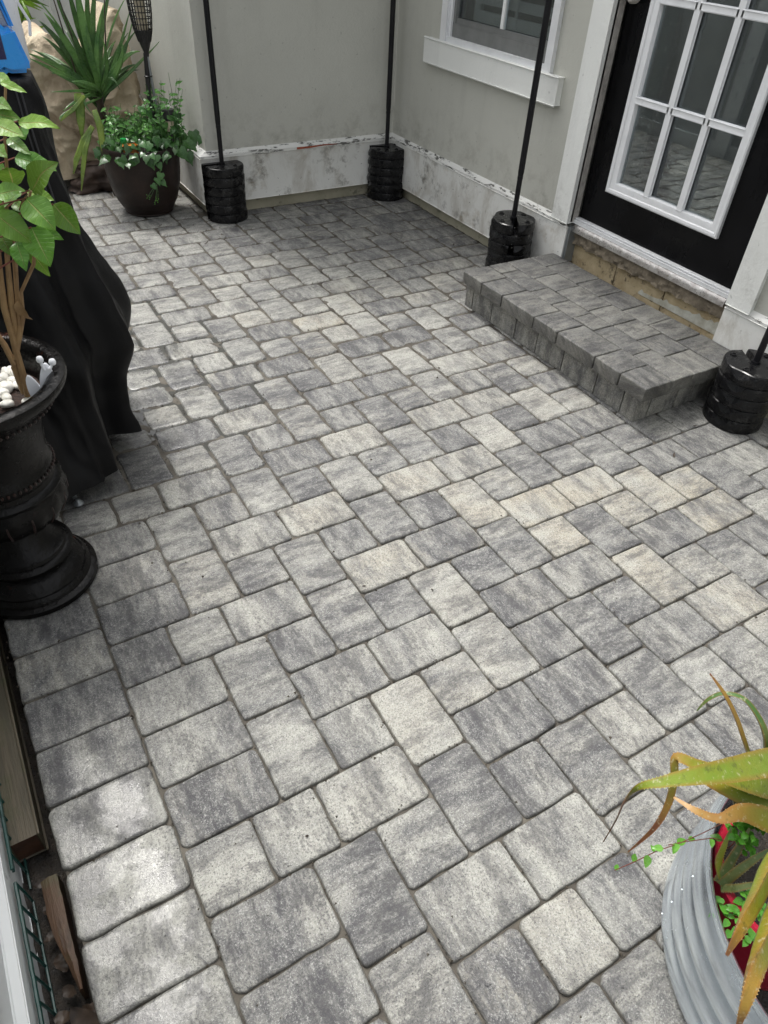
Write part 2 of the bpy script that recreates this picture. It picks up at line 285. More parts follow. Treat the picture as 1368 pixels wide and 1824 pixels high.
M['ivy']=plant('ivy_leaf',(.065,.165,.04),(.035,.10,.03),.32,.2)
M['yucca']=plant('strap_leaf',(.10,.19,.055),(.04,.095,.03),.36,.18)
M['palm']=plant('bright_palm_leaf',(.22,.40,.035),(.14,.30,.03),.4,.35)
def aloe():
    k=NB('aloe_skin'); p=k.pos(); base=k.n('Attribute',attribute_name='pv').outputs['Color']; col=k.mix(k.mr(k.noise(p,12,5,.6),.45,.7,0,.35),base,(.30,.20,.02)); col=k.mix(k.mr(k.noise(p,45,6,.7),.58,.66,0,.6),col,(.06,.07,.015)); col=k.mix(k.mr(k.noise(p,120,3,.6),.6,.7,0,.5),col,(.45,.42,.28))
    k.set('Base Color',col); k.set('Roughness',k.mr(k.noise(p,30,4),.3,.7,.3,.6)); k.bump(k.noise(p,28,6,.7),.9,.003); return k.m
M['aloe']=aloe()
def waterm():
    k=NB('rain_water'); k.set('Base Color',(.07,.07,.065,1)); k.set('Roughness',.06); k.set('IOR',1.33); k.bump(k.noise(k.pos(),18,3),.05,.002); return k.m
M['water']=waterm()
ALOE=[('A',((8.79,13.47,5.0,1.1),(6.72,13.32,6.2,1.15),(5.26,13.16,6.9,0.95),(4.32,12.96,7.2,0.7),(3.61,12.72,7.2,0.42),(3.27,12.49,6.9,0.22),(3.22,12.43,6.2,0.12),(3.28,12.44,5.4,0.08),(3.21,12.46,4.4,0.03))),('B',((8.51,14.07,4.2,0.9),(7.16,13.55,5.0,1.0),(6.13,13.03,5.6,0.8),(5.5,12.57,5.9,0.55),(5.13,12.19,6.0,0.4),(5.0,12.41,5.6,0.38),(4.83,12.65,5.0,0.33),(4.47,12.8,4.4,0.22),(3.98,12.76,3.6,0.05))),('C',((8.29,14.17,4.3,1.2),(7.16,13.7,4.7,1.2),(6.42,13.23,5.0,0.95),(5.86,12.64,5.2,0.5),(5.71,12.35,5.2,0.25))),('D',((7.53,14.61,4.2,1.1),(6.66,14.03,4.8,1.15),(6.04,13.64,5.1,0.8),(5.42,13.5,5.2,0.42),(5.04,13.15,5.3,0.3),(4.91,12.66,5.2,0.12))),('E',((7.05,14.51,4.8,0.8),(4.66,14.84,6.6,0.8),(3.39,15.11,7.3,0.62),(2.65,15.28,7.5,0.38),(2.17,15.44,7.3,0.1))),('F',((6.52,14.97,5.2,0.8),(4.18,15.35,6.8,0.9),(2.74,15.66,7.6,0.75),(2.02,15.86,7.8,0.5),(1.69,16.05,7.6,0.3),(1.56,16.18,7.3,0.16),(1.51,16.29,7.0,0.06))),('G',((7.08,12.86,5.5,0.24),(6.82,12.63,6.1,0.22),(6.62,12.29,6.7,0.2),(6.43,11.9,7.2,0.16),(6.3,11.48,7.5,0.07))),('H',((7.53,13.05,5.4,0.32),(7.43,12.81,6.0,0.3),(7.34,12.47,6.4,0.25),(7.16,12.08,6.7,0.2),(6.88,11.76,6.7,0.17),(6.6,11.63,6.5,0.14),(6.35,11.63,6.2,0.05))),('I',((5.68,14.38,3.1,0.3),(5.65,14.01,3.6,0.32),(5.8,13.83,4.1,0.22),(5.99,13.69,4.5,0.08))),('J',((5.6,14.24,3.2,0.5),(5.87,14.11,3.7,0.42),(6.06,14.02,4.2,0.3),(6.29,13.91,4.6,0.08))),('K',((5.61,14.31,3.2,0.45),(5.82,14.34,3.8,0.4),(6.07,14.41,4.4,0.25),(6.22,14.47,4.8,0.06))),('L',((5.6,14.36,3.1,0.3),(5.64,14.55,3.5,0.28),(5.85,14.71,3.8,0.2),(6.05,14.84,4.0,0.06))),('M',((6.59,13.49,4.2,0.2),(6.46,13.3,4.7,0.18),(6.42,13.07,5.0,0.06))),('N',((6.81,13.61,4.2,0.2),(6.58,13.37,4.7,0.18),(6.39,13.08,5.1,0.06)))]
YUC=[((7.19,-47.0,7.65),(5.16,-46.1,9.33),(2.52,-45.5,10.73),0.62),((7.23,-47.0,7.61),(4.84,-45.68,9.17),(2.55,-44.8,10.52),0.5),((7.37,-47.0,7.88),(5.64,-45.5,8.64),(3.74,-44.5,9.76),0.4),((7.09,-47.0,7.5),(5.65,-46.7,10.85),(4.53,-46.5,12.78),0.7),((7.24,-47.0,7.8),(5.25,-46.88,12.15),(4.0,-46.8,13.56),0.18),((7.45,-47.0,7.67),(6.25,-47.48,11.39),(5.7,-47.8,13.94),0.5),((7.4,-47.0,7.67),(6.75,-47.3,11.73),(6.64,-47.5,14.59),0.6),((7.37,-47.0,7.84),(7.0,-46.82,11.96),(7.11,-46.7,14.66),0.8),((7.29,-47.0,7.47),(7.36,-47.24,11.39),(8.25,-47.4,15.22),0.6),((7.27,-47.0,7.54),(7.53,-46.76,11.45),(8.65,-46.6,14.98),0.6),((7.39,-47.0,7.88),(7.52,-46.46,10.48),(8.54,-46.1,13.31),0.5),((7.36,-47.0,7.61),(8.17,-47.36,11.01),(10.09,-47.6,15.21),0.5),((7.27,-47.0,7.91),(8.88,-47.36,11.34),(10.67,-47.6,13.62),0.22),((7.41,-47.0,7.67),(8.75,-46.76,9.69),(10.43,-46.6,12.91),0.4),((7.31,-47.0,7.47),(8.9,-47.18,8.9),(10.89,-47.3,12.66),0.35),((7.31,-47.0,7.44),(9.52,-46.28,9.03),(11.97,-45.8,10.99),0.35),((7.22,-47.0,7.51),(9.1,-46.52,9.72),(10.57,-46.2,10.35),0.5),((7.22,-47.0,7.44),(8.8,-46.4,9.4),(9.32,-46.0,10.9),0.5),((7.45,-47.0,7.86),(5.55,-45.56,8.21),(3.5,-44.6,8.44),0.28),((7.2,-47.0,7.81),(5.46,-45.8,7.6),(4.09,-45.0,7.13),0.3),((7.44,-47.0,7.69),(6.38,-45.32,8.64),(5.0,-44.2,9.08),0.4),((7.35,-47.0,7.76),(6.37,-46.1,9.55),(5.92,-45.5,11.47),0.5),((7.3,-47.0,7.72),(6.99,-45.92,9.9),(6.94,-45.2,12.96),0.5),((7.23,-47.0,7.62),(7.9,-45.92,9.51),(7.77,-45.2,11.59),0.4),((7.27,-47.0,7.46),(5.88,-45.8,7.68),(6.08,-45.0,6.74),0.3),((7.3,-47.0,7.44),(7.97,-46.04,8.78),(8.45,-45.4,8.15),0.3),((7.35,-47.0,7.41),(4.58,-46.28,6.76),(3.91,-45.8,6.36),0.25)]
YDROOP=[([(5.45,-45.6,8.07),(5.45,-45.6,7.39),(5.28,-45.6,6.3),(5.06,-45.6,4.99)],0.7),([(6.0,-43.6,7.36),(6.17,-43.6,6.3),(6.09,-43.6,5.0),(6.11,-43.6,3.57)],0.5),([(5.95,-45.2,5.96),(5.15,-45.2,5.08),(4.29,-45.2,3.81),(3.86,-45.2,2.86)],0.5),([(5.6,-45.0,5.47),(5.07,-45.0,4.56),(4.6,-45.0,3.23),(4.12,-45.0,1.67)],0.4),([(5.85,-45.4,7.94),(4.87,-45.4,7.1),(4.32,-45.4,6.78),(3.84,-45.4,6.41)],0.3)]
PLEAF=[((-3.06,-5.6,15.52),(-2.25,-5.0,15.55),0.32),((-3.55,-5.9,15.67),(-2.99,-5.6,15.6),0.33),((-3.62,-5.3,15.54),(-3.15,-4.58,15.5),0.39),((-3.3,-6.8,14.89),(-2.95,-6.02,14.73),0.26),((-3.28,-6.3,14.54),(-2.48,-5.56,14.41),0.41),((-3.22,-5.4,13.97),(-2.61,-4.86,14.76),0.62),((-3.53,-5.9,13.99),(-3.58,-5.27,14.72),0.52),((-4.08,-5.2,14.03),(-3.42,-4.87,14.21),0.4),((-3.4,-5.0,13.92),(-3.0,-4.3,13.35),0.6),((-2.72,-5.6,13.51),(-2.33,-5.06,12.85),0.51),((-3.21,-6.4,13.64),(-2.64,-6.03,13.51),0.34),((-4.22,-4.9,13.68),(-3.55,-4.66,12.94),0.55),((-3.42,-5.5,13.03),(-3.29,-4.79,12.26),0.62),((-3.29,-6.4,12.68),(-2.78,-5.61,12.65),0.38),((-3.54,-6.1,12.21),(-3.3,-5.85,11.49),0.31),((-3.85,-5.9,12.56),(-3.89,-5.22,12.07),0.37),((-4.17,-6.2,12.76),(-4.09,-5.75,12.28),0.33),((-3.29,-5.6,16.51),(-3.01,-5.31,16.44),0.23),((-3.25,-5.2,16.44),(-2.78,-4.82,16.32),0.17),((-3.74,-5.6,14.96),(-3.62,-4.94,14.99),0.33),((-3.4,-6.2,13.69),(-3.93,-5.48,13.73),0.26),((-2.93,-6.6,15.16),(-2.93,-6.37,14.93),0.29),((-3.61,-6.4,13.41),(-3.45,-5.83,13.35),0.23),((-3.88,-6.4,14.33),(-3.64,-6.17,14.16),0.38),((-4.16,-5.9,13.63),(-4.04,-5.27,13.47),0.41),((-3.83,-6.2,13.22),(-3.6,-5.8,13.03),0.36),((-3.42,-6.3,15.84),(-3.18,-5.57,15.86),0.28)]
PSTEM=[([(-4.81,-5.9,7.93),(-4.76,-5.98,8.77),(-4.7,-6.06,9.84),(-4.66,-6.14,10.68),(-4.51,-6.22,11.46),(-4.37,-6.3,12.21)],0.17),([(-4.9,-6.0,8.0),(-4.91,-6.05,8.87),(-4.64,-6.1,9.53),(-4.44,-6.15,10.8),(-4.22,-6.2,11.9),(-3.89,-6.25,13.22),(-3.6,-6.3,14.31)],0.15),([(-4.81,-6.0,9.15),(-4.4,-6.1,10.12),(-4.21,-6.2,11.08),(-4.03,-6.3,11.83),(-3.88,-6.4,12.56)],0.13),([(-4.57,-6.1,9.61),(-4.26,-6.05,10.38),(-4.11,-6.0,11.14),(-3.58,-5.95,11.89),(-3.44,-5.9,12.36)],0.1),([(-4.89,-6.0,8.98),(-4.97,-6.2,9.56),(-5.08,-6.4,9.94)],0.15),([(-4.21,-6.3,11.86),(-3.84,-6.13,12.95),(-3.43,-5.97,13.25),(-3.16,-5.8,13.84)],0.07),([(-3.89,-6.3,13.2),(-3.55,-6.2,14.33),(-3.39,-6.1,15.13),(-3.06,-6.0,16.25)],0.07),([(-3.91,-6.3,12.6),(-3.43,-5.95,13.54),(-3.27,-5.6,13.84)],0.05)]
VINE=[([(6.38,13.82,3.6),(5.61,13.59,4.2),(4.86,13.33,4.3),(4.4,13.12,3.9),(4.12,12.95,3.3),(3.83,12.78,2.8)],),([(6.84,13.41,3.5),(5.68,13.36,3.9),(5.11,13.27,3.9),(4.95,13.11,3.6)],)]
WEED=[(6.37,13.72,4.3),(6.25,13.91,4.5),(6.55,13.86,4.6),(6.19,14.02,4.2),(6.4,14.18,4.0),(5.22,14.83,3.3),(5.25,15.0,3.2),(5.74,14.86,3.5),(5.4,15.24,3.1),(5.84,15.1,3.3)]
ORN=[(-4.31,-5.4,8.92),(-4.1,-5.4,9.95),(-3.88,-5.4,9.61)]
PEB=[(-5.25,-8.35,7.75),(-4.97,-8.84,7.75),(-5.01,-8.04,7.75),(-5.33,-7.6,7.75),(-5.09,-7.29,7.75),(-5.34,-6.96,7.75),(-4.54,-9.27,7.75),(-4.41,-8.99,7.75),(-4.24,-9.26,7.75),(-4.66,-8.27,7.75),(-4.46,-8.38,7.75),(-4.29,-7.37,7.75),(-3.89,-7.91,7.75),(-4.45,-7.77,7.75),(-5.4,-8.63,7.75),(-5.51,-7.5,7.75),(-4.72,-8.72,7.75),(-5.51,-8.08,7.75),(-5.16,-7.91,7.75),(-4.93,-7.68,7.75),(-4.51,-8.7,7.75),(-5.31,-9.0,7.75),(-4.29,-8.18,7.75)]
DEB=[(8.42,-39.99,0.0),(10.49,-35.43,0.0),(27.33,-27.81,0.0),(21.91,-0.76,0.0),(22.58,-26.5,0.0),(10.81,-39.24,0.0),(24.91,-2.06,-0.0),(-1.82,7.31,0.0),(4.25,-0.29,0.0),(6.49,1.12,0.0)]
BUSHY=[(6.52,-62.0,10.6),(8.44,-62.0,10.97),(6.28,-62.0,11.39),(7.55,-62.0,10.19)]

# ---------------------------------------------------------------- ground and paving
g=MB(); g.add([V(-400,-500,-1.6),V(400,-500,-1.6),V(400,300,-1.6),V(-400,300,-1.6)],[(0,1,2,3)]); tag(g.build('ground',M['ground'],smooth=None),kind='structure')
g=MB(); vs=[]; na,nb=190,420
for j in range(nb+1):
    for i in range(na+1):
        a=-7.9+38.2*i/na; b=-75+100*j/nb; fz=min(1,max(0,(-b)/12)); vs.append(V(a,b,-.125+.045*fz+.055*noise.noise(Vector((a*1.7,b*1.7,0)))+.04*noise.noise(Vector((a*5.1,b*5.1,4)))))
g.add(vs,[(j*(na+1)+i,j*(na+1)+i+1,(j+1)*(na+1)+i+1,(j+1)*(na+1)+i) for j in range(nb) for i in range(na)]); tag(g.build('joint_sand',M['sand'],smooth=180,recalc=False),kind='structure')
g=MB(); g.box(-7.9,40,-90,40,-1.5,-.30); tag(g.build('base_course',M['sand'],smooth=None),kind='structure')
TONE={(8,-6):(.95,.45),(3,-6):(.98,.4),(4,-2):(.9,.4),(10,-4):(1.1,.5),(15,-2):(1.1,.65),(12,-2):(1.05,.75),(12,0):(1,.6),(18,-1):(1.02,.6),(20,0):(1.02,.9),(19,2):(.85,.7),(16,0):(.75,.45),(14,3):(.9,.55),(15,6):(.95,.4),
(14,-8):(1.1,.15),(18,-9):(.98,.2),(20,-8):(.9,.2),(6,3):(1.02,.15),(2,4):(1.1,.2),(6,0):(.85,.15),(0,4):(.85,0),(-1,6):(.95,.1),(2,12):(1.1,.2),(3,10):(.9,0),(8,8):(.82,.15),(4,8):(.4,0),(2,7):(.42,0),(10,4):(.34,0),(14,0):(.26,.15),(16,2):(.5,.1),
(0,0):(.45,0),(4,0):(.4,0),(8,0):(.38,0),(-5,2):(.7,0),(-2,0):(.72,0),(-2,3):(.65,0),(-5,8):(.42,0),(-5,10):(.4,0),(0,8):(.62,0),(0,10):(.9,0),(4,12):(.4,0),(-5,6):(.85,0),(-3,6):(.85,0),(0,6):(.9,0),(-5,-4):(.42,0),(-5,-6):(.74,.15),(-5,-8):(.5,0),(-3,-2):(.75,0),(-5,-2):(.38,0),(-3,-10):(.85,.1),
(11,-22):(1.05,.8),(12,-20):(1.05,.15),(8,-24):(1.05,.35),(14,-24):(1.08,.3),(12,-32):(1.05,.25),(8,-28):(1.0,.1),(12,-18):(.12,0),(15,-18):(.16,0),(12,-8):(.28,0),(18,-12):(.3,.1),(16,-8):(.26,0),(8,-16):(.2,0),(14,-16):(.98,.05),(15,-10):(.7,.2),(6,-8):(.8,.05),(8,-8):(.4,0),(4,-8):(.3,0),(4,-4):(.38,0),(6,-5):(.45,.05),(7,-2):(.38,.25),(10,-1):(.5,.1),(8,-4):(.38,0),(11,2):(.45,.1),(8,2):(.42,.15),
(8,-14):(.4,0),(10,-17):(.85,.1),(10,-20):(.5,.3),(16,-12):(.5,.1),(14,-13):(.75,.05),(16,-14):(.85,.15),(19,-14):(.55,.2),(20,-12):(.8,.25),(22,-8):(.4,0),(4,-14):(.85,.3),(3,-14):(.8,.2),(4,-16):(.2,0),(0,-14):(.25,0),(0,-16):(.75,.2),(-2,-13):(.2,0),(-2,-16):(.3,0),(0,-12):(.7,.1),(6,-16):(.5,.2),(4,-18):(.4,.2),(8,-20):(.75,0),(3,-22):(.8,.1),(16,-22):(.35,.1),(8,-30):(.9,.1),(20,-2):(.45,0),(22,0):(.42,0),(23,-2):(.4,0),(22,-5):(.5,.1),(18,-4):(.5,0),(16,-6):(.42,0),(14,-5):(.38,0),(16,-4):(.45,0)}
LB=[(-8,-5,.42,0),(-8,-3,.72,.25),(-8,-1,.36,0),(-8,1,.42,0),(-8,3,.62,0),(-8,5,.98,0),(-8,7,.95,0),(-8,9,.6,0)]
def layout():
    L=[]
    for i in range(-16,14):
        for j in range(-18,14):
            ox,oy=4*i,4*i+8*j
            for (a,b,w,h) in [(-2,0,2,3),(-2,3,2,3),(-1,-2,3,2),(0,2,3,2),(0,0,2,2),(0,4,2,2)]:
                A,B=a+ox,b+oy
                if A+w<=-5 or A>=26 or B+h<=-74 or B>=14: continue
                if A<-2 and A+w>-5:
                    # left edge of the field is made up with whole pavers
                    if (A,w) in ((-4,2),(-5,3),(-4,3),(-6,2)): continue
                L.append([A,B,w,h])
    for q in range(-10,3):
        o=8*q
        for (b,) in ((0,),(2,),(4,)): L.append([-5,b+o,3,2])
        L.append([-5,6+o,2,2]); L.append([-3,6+o,2,2])
    out=[]
    for A,B,w,h in L:
        if A+w==26: w=26.8-A
        if A+w==27: w=(26.8-A)
        a0,a1,b0,b1=A,A+w,B,min(B+h,14)
        if A+w>26.8: a1=26.8
        if a1>12.7 and b0<-41.2:
            if b1<-40.9: 
                if a0>=12.2: continue
                if a1>12.7: a1=12.7
            elif a0>=12: b0=-41.1
        if a1-a0<.6 or b1-b0<.6: continue
        out.append((a0,b0,a1,b1,(A,B)))
    # soldier courses: left edge, house wall, near edge
    for q in range(-35,20): out.append((-8,2*q+1,-5,2*q+3,(-8,2*q+1)))
    for q in range(-3,40): 
        b=-35.7+2.03*q
        if -41.2<=b<45: out.append((26.8,b,29.7,b+2.03,('w',q)))
    out+= [(26.8,-37.9,29.7,-35.7,('w',-9)),(26.8,-41.1,29.7,-37.9,('w',-10))]
    for q in range(-3,16): out.append((2*q-1,14,2*q+1,17,('n',q)))
    for q in range(-5,20):
        for r_ in range(5): out.append((2*q-(r_%2),17+3*r_,2*q+2-(r_%2),20+3*r_,('m',q,r_)))
    return out
class Pav(MB):
    def __init__(s): super().__init__(); s.e=[]
    def paver(s,a0,b0,a1,b1,top,thick,tone,warm,gap=.035,ch=1.0,tilt=(0,0),rr=None,axis=None):
        w,h=a1-a0-2*gap,b1-b0-2*gap; ca,cb=(a0+a1)/2,(b0+b1)/2; rr=rr or rnd.uniform(.18,.36)*ch**.6
        q1,q2,seed=rnd.uniform(0,50),rnd.uniform(0,50),rnd.random(); ax=axis if axis is not None else (0 if w>h+.3 else 1 if h>w+.3 else (0 if rnd.random()<.35 else 1))
        prof=[(0,-thick,1),(.0,-.16*ch,1),(.022*ch,-.085*ch,.95),(.065*ch,-.034*ch,.7),(.13*ch,-.010*ch,.3),(.22*ch,-.002,.08),(.42,0,0)]
        base=[]; 
        for cx,cy,s0 in ((w/2,h/2,0),(-w/2,h/2,1),(-w/2,-h/2,2),(w/2,-h/2,3)):
            sx,sy=(1 if cx>0 else -1),(1 if cy>0 else -1)
            for k in range(5):
                t=math.pi/2*(s0+k/4); base.append((cx,cy,math.cos(t),math.sin(t),sx,sy))
            # points along the following side
            nx,ny=((-w/2,h/2),(-w/2,-h/2),(w/2,-h/2),(w/2,h/2))[s0]; ex,ey=cx,cy
            for k in (.2,.35,.5,.65,.8):
                px,py=ex+(nx-ex)*k,ey+(ny-ey)*k; d=((0,1),(-1,0),(0,-1),(1,0))[s0]; base.append((px,py,d[0],d[1],0,0))
        n=len(base); vs=[]; 
        for ins,z,e in prof:
            for (x,y,dx,dy,sx,sy) in base:
                if sx: x,y=x-sx*max(rr,ins+.03)+dx*(max(rr,ins+.03)),y-sy*max(rr,ins+.03)+dy*(max(rr,ins+.03))
                elif ins>rr: x,y=(max(-w/2+ins*1.1,min(w/2-ins*1.1,x)) if dx==0 else x),(max(-h/2+ins*1.1,min(h/2-ins*1.1,y)) if dy==0 else y)
                wob=.052*ch*noise.noise(Vector((x*1.3+q1,y*1.3,seed*9)))+.026*noise.noise(Vector((x*6+q1,y*6,seed*9)))
                x2,y2=x-dx*(ins-wob*1.2+.01),y-dy*(ins-wob*1.2+.01)
                zz=top+z+x2*tilt[0]+y2*tilt[1]
                vs.append(V(ca+x2,cb+y2,zz)); s.uv.append((((x2 if ax==0 else y2)+q1+z*.9),((y2 if ax==0 else x2)+q2-z*1.0))); s.e.append(e)
        fs=[(i*n+k,i*n+(k+1)%n,(i+1)*n+(k+1)%n,(i+1)*n+k) for i in range(len(prof)-1) for k in range(n)]
        vs.append(V(ca,cb,top)); s.uv.append((q1,q2)); s.e.append(0); o_=(len(prof)-1)*n; fs+=[(o_+k,o_+(k+1)%n,len(vs)-1) for k in range(n)]
        s.add(vs,fs,(tone,warm,seed,1))
    def done(s,name,mat,parent=None):
        o=s.build(name,mat,parent,smooth=60); at=o.data.attributes.new('edge','FLOAT','POINT')
        for i,e in enumerate(s.e): at.data[i].value=e
        return o
pv=Pav(); rt=random.Random(5)
for a0,b0,a1,b1,key in layout():
    if a1<-8.5 or (b0<-73): continue
    t=(rt.choice((.3,.42,.5,.55,.62,.7,.8,.92)),rt.choice((0,0,.05,.1,.25)))
    far=min(1,max(0,(-b0-2)/16))
    if key[0]=='w' or (b0<-30 and a0>16): t=(rt.choice((.2,.3,.35,.45,.55)),rt.choice((.1,.2,.3)))
    if key in TONE: t=TONE[key]
    for x in LB:
        if key==(x[0],x[1]): t=(x[2],x[3])
    z=rt.gauss(0,.012); tl=(rt.gauss(0,.006+.004*far),rt.gauss(0,.006+.004*far))
    if key in ((0,-16),(-2,-16),(0,-20),(-2,-13)): z-=.03
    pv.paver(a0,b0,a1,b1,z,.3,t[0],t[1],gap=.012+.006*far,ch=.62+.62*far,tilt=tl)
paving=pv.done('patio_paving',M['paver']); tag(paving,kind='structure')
gt=MB(); gr_=random.Random(21); LL=[q for q in layout() if -8.2<q[0]<27 and -42<q[1]<16]
for i in range(5200):
    a0,b0,a1,b1,_k=gr_.choice(LL); sd_=gr_.random(); off=gr_.gauss(0,.07) if gr_.random()<.86 else gr_.uniform(0,1.6)
    if sd_<.5: a,b=gr_.uniform(a0,a1),(b0 if gr_.random()<.5 else b1)+off
    else: a,b=(a0 if gr_.random()<.5 else a1)+off,gr_.uniform(b0,b1)
    q=gr_.uniform(.012,.05)*(1 if gr_.random()<.9 else 1.7); z=-.045 if abs(off)<.06 else .0; x=gr_.uniform(0,6.28)
    gt.add([V(a+q*math.cos(x+k*2.09),b+q*math.sin(x+k*2.09),z-.02) for k in range(3)]+[V(a,b,z+q*.9)],[(0,1,2),(0,1,3),(1,2,3),(2,0,3)])
tag(gt.build('joint_grit',pm('grit_crumbs',(.16,.14,.11),(.03,.024,.018),90,.9,0),smooth=None),kind='stuff')
# rain water lying low in the joints beside the covered grill
def blob(name,ca,cb,ra,rb,z,seed):
    w=MB(); n=60; vs=[V(ca,cb,z)]
    for k in range(n):
        t=2*math.pi*k/n; q=1+.28*noise.noise(Vector((math.cos(t)*1.7,math.sin(t)*1.7,seed))); vs.append(V(ca+ra*q*math.cos(t),cb+rb*q*math.sin(t),z))
    w.add(vs,[(0,k+1,(k+1)%n+1) for k in range(n)]); return tag(w.build(name,M['water'],smooth=None,recalc=False),kind='structure')
blob('puddle_water',2.4,-20.5,4.6,9.5,-.075,3)
# ---------------------------------------------------------------- entry step
st=thing('paver_step',(25.3,-11,0),'charcoal paver entry step with an overhanging top under the black door','step')
def riser(axis,fix,pos,thick):
    r_=Pav()
    for p0,p1 in pos:
        seg=Pav(); seg.paver(0,0,p1-p0,1.72,0,thick,rnd.uniform(.65,.95),.25,gap=.010,ch=.22,rr=.05,axis=0)
        for v in seg.v:
            x,y,z=v.x/U,-v.y/U,v.z/U
            r_.v.append(V(fix-z,p0+x,y-.04) if axis=='b' else V(p0+x,fix+z,y-.04))
        n=len(r_.c); r_.f+=[tuple(i+n for i in f) for f in seg.f]; r_.c+=seg.c; r_.uv+=seg.uv; r_.e+=seg.e
    return r_
riser('b',22.2,[(-19.1,-18.3),(-18.28,-16.3),(-16.28,-13.9),(-13.88,-11.9),(-11.88,-9.6),(-9.58,-6.9),(-6.88,-4.9),(-4.88,-3.9)],.7).done('riser',M['paver'],st)
riser('a',-3.9,[(22.22,23.2),(23.22,25.2),(25.22,27.9),(27.92,29.1)],.7).done('riser',M['paver'],st)
c=MB(); c.box(22.9,29.1,-19.0,-4.6,-.1,1.66); c.build('core',M['sand'],st)
tp=Pav()
rows=[(21.65,23.65,[-18.95,-16.95,-14.95,-11.95,-9.95,-6.95,-5.1,-3.3]),(23.65,25.1,[-18.95,-17.6,-14.7,-12.8,-10.9,-9.2,-6.2,-3.3]),(25.1,27.05,[-18.95,-16.1,-14.1,-11.2,-9.2,-7.3,-5.35,-3.3]),(27.05,29.08,[-18.95,-17.3,-14.4,-12.4,-10.4,-8.4,-6.3,-3.3])]
for a0,a1,bs in rows:
    for q in range(len(bs)-1):
        tp.paver(a0+rnd.uniform(-.03,.03)*(a0>22),bs[q],a1,bs[q+1],2.4+rnd.gauss(0,.006),.74,rnd.choice((.4,.5,.6,.7)),.15,gap=.014,ch=.5,rr=.08,tilt=(rnd.gauss(0,.003),rnd.gauss(0,.003)))
tp.done('top_course',M['steppaver'],st)
# ---------------------------------------------------------------- the house
H=30.0
hs_=thing('house',(29.5,-41,0),'greige stucco house with chipped white foundation band, window and black glazed door','house')
w=MB(); w.box(12.95,29.35,-85,-40.85,4.55,H,.02); w.build('wall',M['stucco'],hs_)
w=MB()
for q in ((-40.84,-34.2,4.55,H),(-34.2,-22.6,4.55,12.2),(-34.2,-22.6,26,H),(-22.6,-18.3,4.55,H),(-18.3,-5.5,29,H),(-5.5,60,4.55,H)): w.box(29.36,30.9,q[0],q[1],q[2],q[3])
w.build('wall',M['stucco'],hs_,smooth=None)
f=MB(); f.box(12.35,29.2,-85,-40.55,.95,4.25,.06); f.box(29.14,30.8,-40.9,-18.3,.95,4.25,.06); f.box(29.14,30.8,-5.5,60,.95,4.25,.06); f.build('foundation_band',M['found'],hs_)
f=MB(); f.box(12.8,29.8,-85,-41.1,-.3,.96,.03); f.box(29.72,30.7,-41.2,-18.4,-.3,.97,.03); f.box(29.1,30.7,-5.4,60,-.3,.96,.03); f.build('footing',M['footing'],hs_)
l=MB()
def lip(p0,p1,inn):   # sloped painted ledge between foundation band and stucco
    (a0,b0),(a1,b1)=p0,p1; ia,ib=inn
    vs=[V(a0,b0,4.22),V(a1,b1,4.22),V(a1,b1,4.42),V(a0,b0,4.42),V(a0+ia,b0+ib,4.70),V(a1+ia,b1+ib,4.70)]
    l.add(vs,[(0,1,2,3),(3,2,5,4)])
lip((12.33,-40.53),(29.12,-40.53),(.64,-.33)); lip((12.33,-85),(12.33,-40.53),(.64,-.33)); lip((29.12,-40.53),(29.12,-18.3),(.26,-.33)); lip((29.12,-5.5),(29.12,60),(.26,0))
l.build('ledge',M['ledge'],hs_,smooth=None)
p=MB(); p.add([V(x,-40.515+.0*x,z+.03*math.sin(x*7)) for x,z in ((20.3,4.27),(21.4,4.28),(22.6,4.3),(23.9,4.36),(23.9,4.40),(22.6,4.4),(21.4,4.42),(20.3,4.43))],[(0,1,6,7),(1,2,5,6),(2,3,4,5)]); p.build('exposed_primer',M['redpaint'],hs_,smooth=None)
# white trims round the door, window surround and sill
for b0,b1 in ((-19.72,-18.3),(-5.5,-4.1)):
    t=MB(); t.box(29.02,30.7,b0,b1,4.5,28.58,.05); t.build('door_trim',M['trim'],hs_)
t=MB(); t.box(29.02,30.7,-19.72,-4.1,28.6,29.95,.05); t.build('door_trim',M['trim'],hs_)
for b,z in ((-17,4.0),(-18.2,2.6)): pass
wn=bpy.data.objects.new('window',None); sc.collection.objects.link(wn); wn.parent=hs_
t=MB(); t.box(28.85,29.8,-36.1,-21.3,10.65,12.15,.09); t.build('sill',M['trim'],wn)
t=MB(); t.box(29.05,29.95,-34.5,-33.9,12.16,26.4,.03); t.box(29.05,29.95,-22.95,-22.4,12.16,26.4,.03); t.box(29.2,29.95,-33.9,-22.95,12.16,12.5,.03); t.box(29.05,29.95,-33.9,-22.95,25.8,26.4,.03); t.box(29.34,29.95,-33.9,-33.66,12.5,25.8,.02)
t.build('frame',M['pvc'],wn)
t=MB(); t.box(29.5,29.9,-33.65,-22.96,12.51,13.3,.03); t.box(29.6,29.9,-33.65,-22.96,13.3,13.62,.03); t.box(29.5,29.9,-33.65,-33.4,13.3,25.8); t.box(29.5,29.9,-23.2,-22.96,13.3,25.8); t.build('sash',M['sash'],wn)
t=MB(); t.box(29.62,29.8,-28.45,-28.2,13.6,25.8,.02); t.build('muntin',M['shutter'],wn)
t=MB(); t.box(29.74,29.77,-33.4,-23.2,13.6,25.8); t.build('pane',M['wglass'],wn,smooth=None)
t=MB(); t.box(30.1,30.4,-32.2,-31.5,12.6,25.8); t.box(30.1,30.4,-23.9,-23.3,12.6,25.8); t.box(29.95,30.2,-31.5,-23.9,12.6,14.3)
